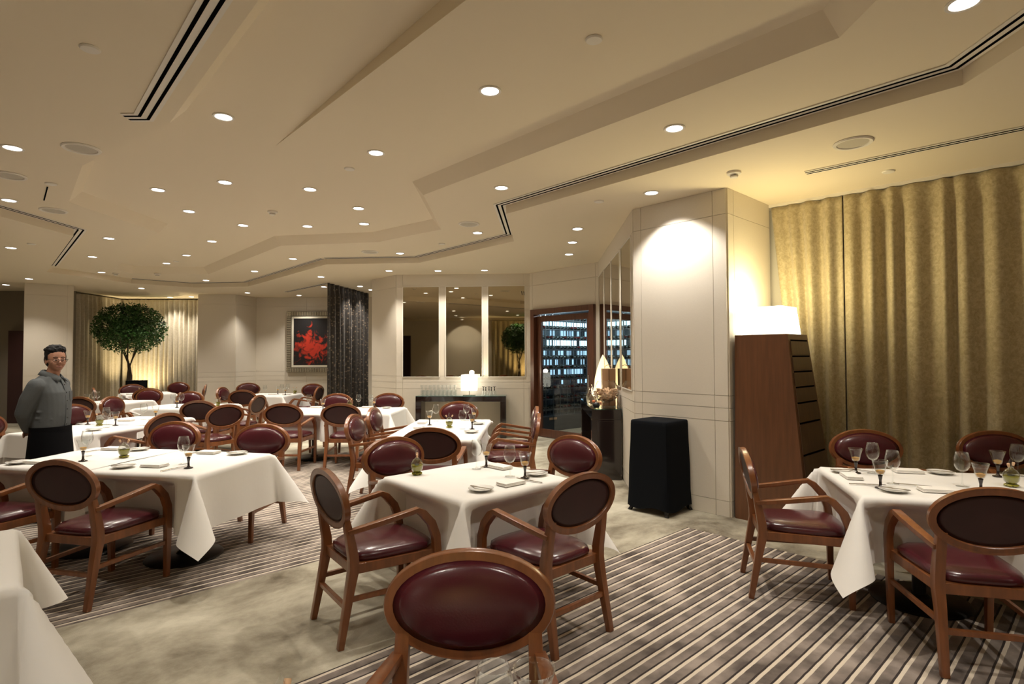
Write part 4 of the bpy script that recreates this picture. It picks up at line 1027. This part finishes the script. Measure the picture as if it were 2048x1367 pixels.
# bowl of corks
bl = thing('cork_bowl', 'footed glass bowl filled with wine corks on the black sideboard', 'bowl', spt(.19, -.02)); bl.scale = (1.3, 1.3, 1.3)
MB().lathe([(0, .0), (.055, 0), (.055, .004), (.012, .012), (.010, .035), (.030, .050), (.085, .075), (.125, .125), (.128, .175), (.100, .235), (.085, .262), (.083, .262), (.098, .234), (.125, .175), (.122, .127), (.083, .079), (.028, .054)], 26, caps=False).build('bowl', 'glass', bl, True, angle=180)
ck = MB().lathe([(0, -.019), (.010, -.019), (.0105, .019), (0, .019)], 8, caps=False).mesh('cork', 'cork')
random.seed(5); cks = 0
for k in range(150):
    z = random.uniform(.075, .178); rm = {0: .060}.get(0) + min(.05, (z - .07) * 1.2); a = random.uniform(0, 6.28); rr_ = rm * math.sqrt(random.random())
    if z < .15 and rr_ < rm * .55: continue
    c_ = ob('cork', ck, bl, (rr_ * math.cos(a), rr_ * math.sin(a), z)); c_.rotation_euler = (random.uniform(0, 3), random.uniform(0, 3), random.uniform(0, 3))
dc = thing('decanter', 'clear glass decanter with tall neck on the black sideboard', 'decanter', spt(.52, .11))
MB().lathe([(0, 0), (.06, 0), (.085, .03), (.080, .09), (.040, .14), (.018, .17), (.016, .25), (.030, .275), (.028, .275), (.014, .25), (.016, .17), (.038, .138), (.077, .09), (.082, .03), (.058, .004)], 20, caps=False).build('body', 'glass', dc, True, angle=180)
d2 = thing('decanter', 'second glass decanter half hidden behind the first on the sideboard', 'decanter', spt(.78, .12))
MB().lathe([(0, 0), (.05, 0), (.065, .05), (.060, .12), (.030, .17), (.020, .20), (.028, .225), (.026, .225), (.018, .20), (.028, .168), (.057, .12), (.062, .05), (.048, .004)], 20, caps=False).build('body', 'glass', d2, True, angle=180)
bgp = spt(.47, -.085)
bg = thing('wooden_wine_box', 'upright brown wooden box with rope handle behind the cork bowl', 'box', bgp); bg.rotation_euler = rotM.to_euler()
MB().box((0, 0, .245), (.16, .17, .49)).build('box_body', 'paperbag', bg, bevel=.003)
for s in (-1, 1): MB().box((.081, s * .005, .245), (.003, .003, .48)).build('edge_strip', 'wood_drawer', bg)
MB().tube([(0, -.05, .49), (0, -.04, .525), (0, 0, .54), (0, .04, .525), (0, .05, .49)], .004, 8).build('handle', 'cork', bg, True)
lfp = spt(.86, -.02)
lfl = thing('leaf_lamp', 'glowing ivory lamp shaped like an upright leaf on the sideboard', 'lamp', lfp)
lm = MB(); rows = []
for i in range(15):
    t = i / 14; wdt = .135 * math.sin(math.pi * min(1, t * .93 + .07)) ** .8 * (1 - .25 * t)
    cen = .05 * math.sin(t * 2.2); zz = .02 + .66 * t
    rows.append([(cen + wdt * math.cos(q), .055 * math.sin(math.pi * min(1, t + .05)) * math.sin(q), zz) for q in [2 * math.pi * j / 16 for j in range(16)]])
lm.loft(rows); lm.build('leaf_shade', 'lamp_ivory', lfl, True, angle=180)
MB().lathe([(0, 0), (.07, 0), (.07, .015), (.02, .025), (0, .025)], 18, caps=False).build('base', 'wood_door', lfl, True)
MB().bar([(.03, -.05, .03), (.06, -.056, .35), (.05, -.03, .68)], (.004, .004)).build('midrib', 'wood_door', lfl)
l = bpy.data.lights.new('leaf_bulb', 'POINT'); l.energy = 7; l.color = (1, .82, .5); l.shadow_soft_size = .08; ob('leaf_bulb', l, lfl, (-.02, -.16, .2))
ty = thing('figurine', 'small black, white and orange animal figurine below the cork bowl', 'figurine', spt(.07, .12))
MB().ball((0, 0, .04), (.045, .035, .038), 12, 8).build('body', 'toy_black', ty, True)
MB().ball((.03, .01, .035), (.022, .02, .02), 10, 6).build('belly', 'toy_white', ty, True)
MB().ball((-.03, .01, .085), (.022, .02, .022), 10, 6).build('head', 'toy_orange', ty, True)
for a in (-.025, .025): MB().tube([(a, .01, .03), (a, .012, .0)], .009, 8).build('leg', 'toy_black', ty)

# ------------------------------------------------------------------ black draped speaker stand
eA = Vector((math.sin(G), -math.cos(G), 0)).normalized()
st = thing('draped_stand', 'waist-high stand under a black fitted cloth beside the white column', 'stand', (1.485, 5.68, 0), R(-47.5))
rings = []
for z, s in ((.055, .245), (.20, .236), (.45, .222), (.70, .212), (.86, .209), (.893, .207), (.903, .200), (.905, .17)):
    ring = []
    for j in range(48):
        th = 2 * math.pi * j / 48; p = 22 if z > .4 else 9; cx, sy = math.cos(th), math.sin(th); rr_ = 1 / (abs(cx) ** p + abs(sy) ** p) ** (1 / p)
        wv = 1 + .018 * math.sin(5 * th + z * 3) * max(0, .8 - z); ring.append((rr_ * cx * s * wv, rr_ * sy * s * wv, z + (.018 * math.sin(4 * th) if z < .1 else 0)))
    rings.append(ring)
m = MB(); m.loft(rings, caps=False); m.f.append(tuple(range(7 * 48, 8 * 48))); m.build('cover', 'black_cloth', st, True, angle=60)
for a in (-1, 1):
    for b_ in (-1, 1): MB().bar([(a * .19, b_ * .19, .25), (a * .20, b_ * .20, .03), (a * .215, b_ * .215, 0)], (.03, .03)).build('leg', 'black_metal', st)

# ------------------------------------------------------------------ tapered drawer tower with lamp
eB = Vector((math.cos(G), math.sin(G), 0)); c00 = at(1459.4, 1023.9, 0); c00 = Vector((pA2.x, pA2.y, 0)) + eA * .035 + eB * .02
tw = thing('drawer_tower', 'tall tapered wooden drawer tower standing against the column side', 'cabinet', c00, math.atan2(eA.y, eA.x))
# local x along the plain side (away from the column), y back along the wall
HT = 1.74
def tpt(u, v, z):                               # u,v in 0..1 of the footprint at height z
    t = z / HT; w_ = .66 - .17 * t; d_ = .72 - .26 * t; x0 = .0 + .01 * t; y0 = .0 + .02 * t
    return Vector((x0 + w_ * u, y0 + d_ * v, z))
b = MB(); b.loft([[tpt(0, 0, z), tpt(1, 0, z), tpt(1, 1, z), tpt(0, 1, z)] for z in (0, HT)]); b.build('carcass', 'wood_cab', tw, bevel=.003)
zz = [.06, .36, .66, .94, 1.12, 1.26, 1.40, 1.54, 1.685]
for i in range(8):
    z0, z1 = zz[i] + .012, zz[i + 1] - .012
    q = [tpt(1, v, z) for v, z in ((.07, z0), (.93, z0), (.93, z1), (.07, z1))]
    nrm_ = (q[1] - q[0]).cross(q[3] - q[0]).normalized(); nrm_ = nrm_ if nrm_.x > 0 else -nrm_
    d_ = MB(); d_.loft([[p - nrm_ * .01 for p in q], [p + nrm_ * .008 for p in q]]); dd = d_.build('drawer', 'wood_drawer', tw, bevel=.002)
    q2 = [tpt(1, v, z) + nrm_ * .001 for v, z in ((.10, z1 + .002), (.93, z1 + .002), (.93, z1 + .016), (.10, z1 + .016))]
    d_ = MB(); d_.loft([q2, [p + nrm_ * .002 for p in q2]]); d_.build('finger_slot', 'slot_black', dd)
lt = thing('tower_lamp', 'large glowing white box lamp on top of the drawer tower', 'lamp', tw.matrix_world @ Vector((0, 0, 0)))
lt.location = c00 + Vector((0, 0, HT)); lt.rotation_euler = (0, 0, math.atan2(eA.y, eA.x))
m = MB(); m.loft([[(.03, .05, .004), (.46, .05, .004), (.46, .44, .004), (.03, .44, .004)], [(.05, .07, .262), (.43, .07, .262), (.43, .42, .262), (.05, .42, .262)]], caps=False)
m.build('lamp_shade', 'shade_white', lt)
MB().box((.245, .245, .006), (.36, .34, .012)).build('base', 'trim_white', lt)
l = bpy.data.lights.new('tower_bulb', 'POINT'); l.energy = 36; l.color = (1, .82, .42); l.shadow_soft_size = .12; ob('tower_bulb', l, lt, (.24, .245, .30))

# ------------------------------------------------------------------ indoor tree, planter, uplight
tx, ty_ = (262 - CX) / F * 14.3, 14.25
tr = thing('indoor_tree', 'leafy green indoor tree with slender twisted stems before the drapes', 'tree', (tx, ty_, 0))
random.seed(21)
tips = []
for k in range(5):
    a = k * 1.26 + .3; tw_ = random.uniform(.8, 1.4); pts = []
    top = Vector((.42 * math.cos(a) * random.uniform(.5, 1.1), .35 * math.sin(a), 2.1 + random.uniform(-.15, .25)))
    for i in range(12):
        t = i / 11; spread = max(0, (t - .45) / .55) ** 1.3
        pts.append(Vector((.045 * math.cos(a + t * 6 * tw_) * (1 - spread) + top.x * spread, .045 * math.sin(a + t * 6 * tw_) * (1 - spread) + top.y * spread, .25 + (top.z - .25) * t)))
    MB().tube(pts, [.024 - .013 * i / 11 for i in range(12)], 7).build('stem', 'bark', tr, True)
    tips.append((pts[-1], pts[8]))
br = MB()
for tip, low in tips:
    for q in range(6):
        a = random.uniform(0, 6.28); d_ = Vector((math.cos(a) * .55, math.sin(a) * .5, random.uniform(-.1, .5))); s_ = low.lerp(tip, random.random())
        br.tube([s_, s_ + d_ * .5 + Vector((0, 0, .08)), s_ + d_], [.009, .006, .003], 5)
br.build('branches', 'bark', tr, True)
lv = MB()
for k in range(15000):
    th = random.uniform(0, 6.28); cz = random.uniform(-1, 1); rr_ = random.random() ** .38
    sx = math.sqrt(1 - cz * cz)
    p = Vector((.84 * rr_ * sx * math.cos(th), .75 * rr_ * sx * math.sin(th), 2.30 + .66 * rr_ * cz))
    clump = math.sin(p.x * 9 + 1) * math.sin(p.y * 8 + 2) * math.sin(p.z * 10)
    if clump < -.35 and rr_ > .6: continue
    if p.z < 1.95 and abs(p.x) < .3 and random.random() < .6: continue
    s_ = random.uniform(.022, .04); d_ = Vector((random.gauss(0, 1), random.gauss(0, 1), random.gauss(-.5, .6))).normalized(); n_ = d_.orthogonal().normalized(); n_.rotate(Matrix.Rotation(random.uniform(0, 6.28), 3, d_))
    lv.add([p, p + d_ * s_ + n_ * s_ * .45, p + d_ * s_ * 2.1, p + d_ * s_ - n_ * s_ * .45], [(0, 1, 2), (0, 2, 3)])
tag(lv.build('foliage', 'leaf', tr), None, kind='stuff')
MB().lathe([(0, 0), (.16, 0), (.20, .28), (.185, .28), (.17, .25), (0, .25)], 20, caps=False).build('pot', 'black_gloss', tr, True, angle=50)
pl = thing('black_plinth', 'black box plinth standing beside the tree stems', 'plinth', ((277 - CX) / F * 14.0, 13.95, 0))
MB().box((0, 0, .49), (.35, .30, .98)).build('plinth_body', 'black_cloth', pl, bevel=.006)
ul = thing('uplight', 'glowing floor uplight at the foot of the indoor tree', 'uplight', (tx - .20, ty_ + .52, 0))
MB().lathe([(0, 0), (.07, 0), (.07, .12), (.06, .14), (.055, .12), (0, .11)], 16, caps=False).build('housing', 'black_metal', ul, True, angle=50)
MB().lathe([(0, .112), (.05, .112), (.05, .118), (0, .118)], 16, caps=False).build('lens', 'uplight', ul)
l = bpy.data.lights.new('uplight_lamp', 'SPOT'); l.energy = 230; l.color = (1, .80, .46); l.spot_size = R(90); l.spot_blend = .7; l.shadow_soft_size = .05
o = ob('uplight_lamp', l, ul, (0, 0, .16)); o.rotation_euler = (R(168), 0, 0)
# the second tree, reflected in the mirror
t2 = dup(tr, 'leafy indoor tree behind the camera, seen only in the mirror', (-.95, -1.75, 0), R(70)); t2['group'] = 'indoor trees'; tr['group'] = 'indoor trees'
u2_ = dup(ul, 'floor uplight behind the camera at the second tree', (-.8, -2.3, 0), R(180))

# ------------------------------------------------------------------ waiter
def fuse(mb, name, mat, parent, voxel=.009, smooth=6):
    me = mb.mesh(name, mat); o = bpy.data.objects.new(name, me); COL.objects.link(o)
    md = o.modifiers.new('r', 'REMESH'); md.mode = 'VOXEL'; md.voxel_size = voxel; md.use_smooth_shade = True
    ms = o.modifiers.new('s', 'SMOOTH'); ms.factor = .5; ms.iterations = smooth
    dg = bpy.context.evaluated_depsgraph_get(); dg.update()
    me2 = bpy.data.meshes.new_from_object(o.evaluated_get(dg)); o.modifiers.clear(); o.data = me2
    me2.materials.clear(); me2.materials.append(MATS[mat]); me2.shade_smooth()
    o.parent = parent; return o
wt = thing('person', 'waiter in grey shirt, glasses and black apron standing with hands behind back', 'person', (-4.46, 5.43, 0), R(6))
# local +x = the way the chest faces, +y = his left
def capsule(mb, pts, rads, n=14, squash=None):
    """chain of elliptical rings"""
    mb.tube(pts, rads, n)
    for p, r in zip(pts, rads): mb.ball(p, r, n, 8)
def ering(cx, cy, z, ax, ay, n=24, p=2.4):
    out = []
    for j in range(n):
        th = 2 * math.pi * j / n; c_, s_ = math.cos(th), math.sin(th); rr_ = 1 / (abs(c_) ** p + abs(s_) ** p) ** (1 / p)
        out.append((cx + ax * rr_ * c_, cy + ay * rr_ * s_, z))
    return out
HY = R(-38)                                     # head turned towards the camera
def hz(z): return 1.42 + (z - 1.458) * 1.11
def hd(x, y, z):                                # head-local to body-local (neck pivot)
    v = Vector((x, y, 0)); v.rotate(Matrix.Rotation(HY, 3, 'Z')); return Vector((v.x + .035, v.y, hz(z)))
HR = Matrix.Rotation(HY, 3, 'Z')
def hb(mb, x, y, z, r, n=16, m=10, tilt=None):
    mb.ball(hd(x, y, z), (r[0], r[1], r[2] * 1.11), n, m, HR @ tilt if tilt else HR)
def torso(mb, k=0.0):
    mb.loft([ering(-.01, 0, .80, .108 + k, .150 + k), ering(0, 0, .90, .116 + k, .152 + k), ering(.008, 0, 1.00, .118 + k, .148 + k), ering(.006, 0, 1.12, .120 + k, .152 + k), ering(0, 0, 1.22, .118 + k, .164 + k), ering(-.012, 0, 1.295, .098 + k, .166 + k), ering(-.018, 0, 1.345, .074 + k, .128 + k), ering(-.012, 0, 1.385, .058 + k * .5, .078 + k * .5)])
def arms(mb, k=0.0, hands=True):
    for s in (-1, 1):
        sh_, el, wr = Vector((-.020, .165 * s, 1.285)), Vector((-.120, .192 * s, 1.03)), Vector((-.165, .06 * s, .875))
        capsule(mb, [sh_, sh_.lerp(el, .5) + Vector((-.005, .010 * s, 0)), el], [.060 + k, .054 + k, .045 + k])
        capsule(mb, [el, el.lerp(wr, .4), wr], [.042 + k, .040 + k, .030 + k])
        if hands:
            pm = wr + Vector((-.012, -.055 * s, -.03)); mb.ball(pm, (.022, .045, .036), 12, 8)
            for f in range(4):
                q = pm + Vector((-.004, -.035 * s, .018 - .016 * f)); ln_ = .036 - .004 * abs(f - 1.4)
                capsule(mb, [q, q + Vector((-.012, -ln_ * s, -.008)), q + Vector((-.004, -ln_ * 1.7 * s, -.02))], [.0095, .009, .008], 8)
            capsule(mb, [pm + Vector((0, .01 * s, .025)), pm + Vector((-.014, -.02 * s, .05)), pm + Vector((-.016, -.045 * s, .055))], [.011, .010, .009], 8)
bd = MB(); torso(bd); arms(bd)
capsule(bd, [(-.016, 0, 1.33), (.008, 0, 1.39), hd(-.012, 0, 1.50)], [.060, .054, .054])
# head: cranium, cheeks, jaw, nose, ears, brow, lips
hb(bd, -.006, 0, 1.588, (.090, .076, .084), 20, 14); hb(bd, .022, 0, 1.548, (.066, .066, .072), 18, 12); hb(bd, .040, 0, 1.490, (.040, .042, .031))
hb(bd, .026, 0, 1.515, (.056, .061, .044))
for s in (-1, 1): hb(bd, .050, .036 * s, 1.530, (.032, .026, .030))
bd.tube([hd(.086, 0, 1.566), hd(.094, 0, 1.546), hd(.104, 0, 1.530)], [.007, .009, .013], 8); bd.ball(hd(.092, .011, 1.526), .009, 8, 6); bd.ball(hd(.092, -.011, 1.526), .009, 8, 6)
hb(bd, .078, 0, 1.499, (.012, .024, .010), 12, 6)
for s in (-1, 1):
    hb(bd, -.005, .077 * s, 1.545, (.018, .008, .029), 10, 8); hb(bd, .066, .028 * s, 1.578, (.014, .022, .008), 10, 6)
for s in (-1, 1): capsule(bd, [(0, .080 * s, .86), (.012, .084 * s, .48), (-.012, .084 * s, .085)], [.078, .054, .037]); bd.ball((.05, .086 * s, .04), (.125, .045, .038), 12, 8)
bo = fuse(bd, 'body', 'skin', wt, .0065, 3)
for s in (-1, 1):
    m_ = MB(); hb(m_, .0835, .029 * s, 1.555, (.006, .013, .0042), 10, 6); m_.build('eye', 'eye_dark', wt, True)
    MB().tube([hd(.083, .012 * s, 1.578), hd(.086, .030 * s, 1.583), hd(.074, .048 * s, 1.578)], [.003, .0042, .002], 6).build('eyebrow', 'hair', wt, True)
MB().tube([hd(.084, -.022, 1.496), hd(.0925, 0, 1.498), hd(.084, .022, 1.496)], [.003, .005, .003], 8).build('mouth', 'lips', wt, True)
hr = MB()
hb(hr, -.020, 0, 1.612, (.092, .082, .076), 20, 12); hb(hr, -.050, 0, 1.560, (.060, .078, .078))
for s in (-1, 1): hb(hr, -.008, .073 * s, 1.580, (.032, .011, .042), 10, 8)
hb(hr, -.004, 0, 1.640, (.074, .066, .052), 18, 12)
for q, y in enumerate((-.040, -.018, .004, .026)): hb(hr, .060 - abs(y) * .2, y, 1.636 - .005 * (q % 2), (.018, .016, .017), 8, 6)
random.seed(31)
for k in range(70):                              # swept tufts
    a = random.uniform(-2.4, 2.4); q = random.uniform(.25, 1.0)
    x, y = -.018 + .085 * q * math.cos(a), .074 * q * math.sin(a)
    z = 1.612 + .066 * math.sqrt(max(0, 1 - q * q * .9)) + random.uniform(-.004, .007)
    if x > .03: z = max(z, 1.640)
    hb(hr, x, y, z, (.032, .011, .010), 8, 6, Matrix.Rotation(random.uniform(-.6, .6) + .5, 3, 'Z') @ Matrix.Rotation(random.uniform(-.35, .2), 3, 'Y'))
for k in range(9): hb(hr, .050 - .35 * (k * .0145 - .058) ** 2 / .058, -.058 + k * .0145, 1.640 + .003 * math.sin(k * 2.1), (.024, .014, .016), 8, 6)
ho = fuse(hr, 'hair', 'hair', wt, .005, 2)
gl = MB()
for s in (-1, 1):
    rim = [hd(.101 - .05 * abs(.024 * math.cos(q)) , s * .032 + .0245 * math.cos(q), 1.552 + .0140 * math.copysign(abs(math.sin(q)) ** .7, math.sin(q))) for q in [2 * math.pi * j / 20 for j in range(21)]]
    gl.tube(rim, .0020, 6); gl.tube([hd(.099, .056 * s, 1.557), hd(.060, .078 * s, 1.560), hd(-.01, .083 * s, 1.556)], .0022, 6)
gl.tube([hd(.101, -.009, 1.555), hd(.105, 0, 1.558), hd(.101, .009, 1.555)], .0020, 6); gl.build('glasses', 'eye_dark', wt, True)
sh = MB(); torso(sh, .016); arms(sh, .015, False)
random.seed(8)
for k in range(16):                              # soft creases at waist and elbows
    a = random.uniform(-1.4, 1.4); z = random.uniform(.93, 1.10); c_ = Vector((.128 * math.cos(a), .160 * math.sin(a), z))
    t_ = Vector((-.12 * math.sin(a), .16 * math.cos(a), random.uniform(-.06, .06))).normalized() * random.uniform(.04, .08)
    sh.tube([c_ - t_, c_, c_ + t_], [.003, .010, .003], 8)
so_ = fuse(sh, 'shirt', 'shirt', wt, .008, 4)
bm = bmesh.new(); bm.from_mesh(so_.data)
bmesh.ops.delete(bm, geom=[v for v in bm.verts if v.co.z < .875 and abs(v.co.y) < .2 and v.co.x > -.105], context='VERTS'); bm.to_mesh(so_.data); bm.free()
cm = MB()
for s in (-1, 1):
    cm.loft([[Vector((-.075, .006 * s, 1.425)), Vector((-.058, .056 * s, 1.418)), Vector((.008, .074 * s, 1.404)), Vector((.070, .032 * s, 1.372)), Vector((.080, .006 * s, 1.352))],
             [Vector((-.090, .008 * s, 1.392)), Vector((-.074, .078 * s, 1.378)), Vector((.012, .104 * s, 1.358)), Vector((.104, .066 * s, 1.305)), Vector((.096, .012 * s, 1.338))]], close=False)
c_ = cm.build('collar', 'shirt', wt, True, angle=180); c_.location.z = .014; md = c_.modifiers.new('t', 'SOLIDIFY'); md.thickness = .006
pk = MB().bar([(.088, .0, 1.345), (.120, 0, 1.27), (.136, 0, 1.18), (.142, 0, 1.08), (.142, 0, .98), (.136, 0, .88)], (.028, .006), xax=(0, 1, 0)).build('placket', 'shirt', wt, True)
for z, x in ((1.29, .116), (1.215, .135), (1.135, .144), (1.055, .146), (.975, .146), (.91, .142)): MB().ball((x, 0, z), (.003, .0055, .0055), 8, 6).build('button', 'eye_dark', wt)
pk2 = MB(); pk2.loft([[(.128, .045, 1.225), (.108, .115, 1.225), (.110, .115, 1.135), (.120, .08, 1.118), (.134, .045, 1.135)], [(.136, .047, 1.225), (.116, .118, 1.225), (.118, .118, 1.135), (.128, .082, 1.116), (.142, .047, 1.135)]]); pk2.build('pocket', 'shirt', wt)
ap = MB(); ap.loft([ering(0, 0, z, a, b_, 40, 2.3) for z, a, b_ in ((.892, .140, .172), (.87, .144, .176), (.76, .150, .190), (.60, .160, .205), (.40, .168, .218), (.30, .170, .222))], caps=False)
a_ = ap.build('apron', 'apron', wt, True, angle=180); md = a_.modifiers.new('t', 'SOLIDIFY'); md.thickness = .006
MB().loft([ering(0, 0, z, .146, .178, 40, 2.3) for z in (.835, .895)], caps=False).build('waistband', 'apron', wt, True, angle=180)
trs = MB()
for s in (-1, 1): capsule(trs, [(0, .080 * s, .84), (.012, .086 * s, .48), (-.012, .086 * s, .10)], [.090, .072, .060])
fuse(trs, 'trousers', 'apron', wt, .012, 3)
for s in (-1, 1):
    m = MB(); m.ball((.055, .086 * s, .046), (.145, .054, .046), 16, 10); m.box((.055, .086 * s, .012), (.26, .09, .024)); m.build('shoe', 'black_gloss', wt, True)
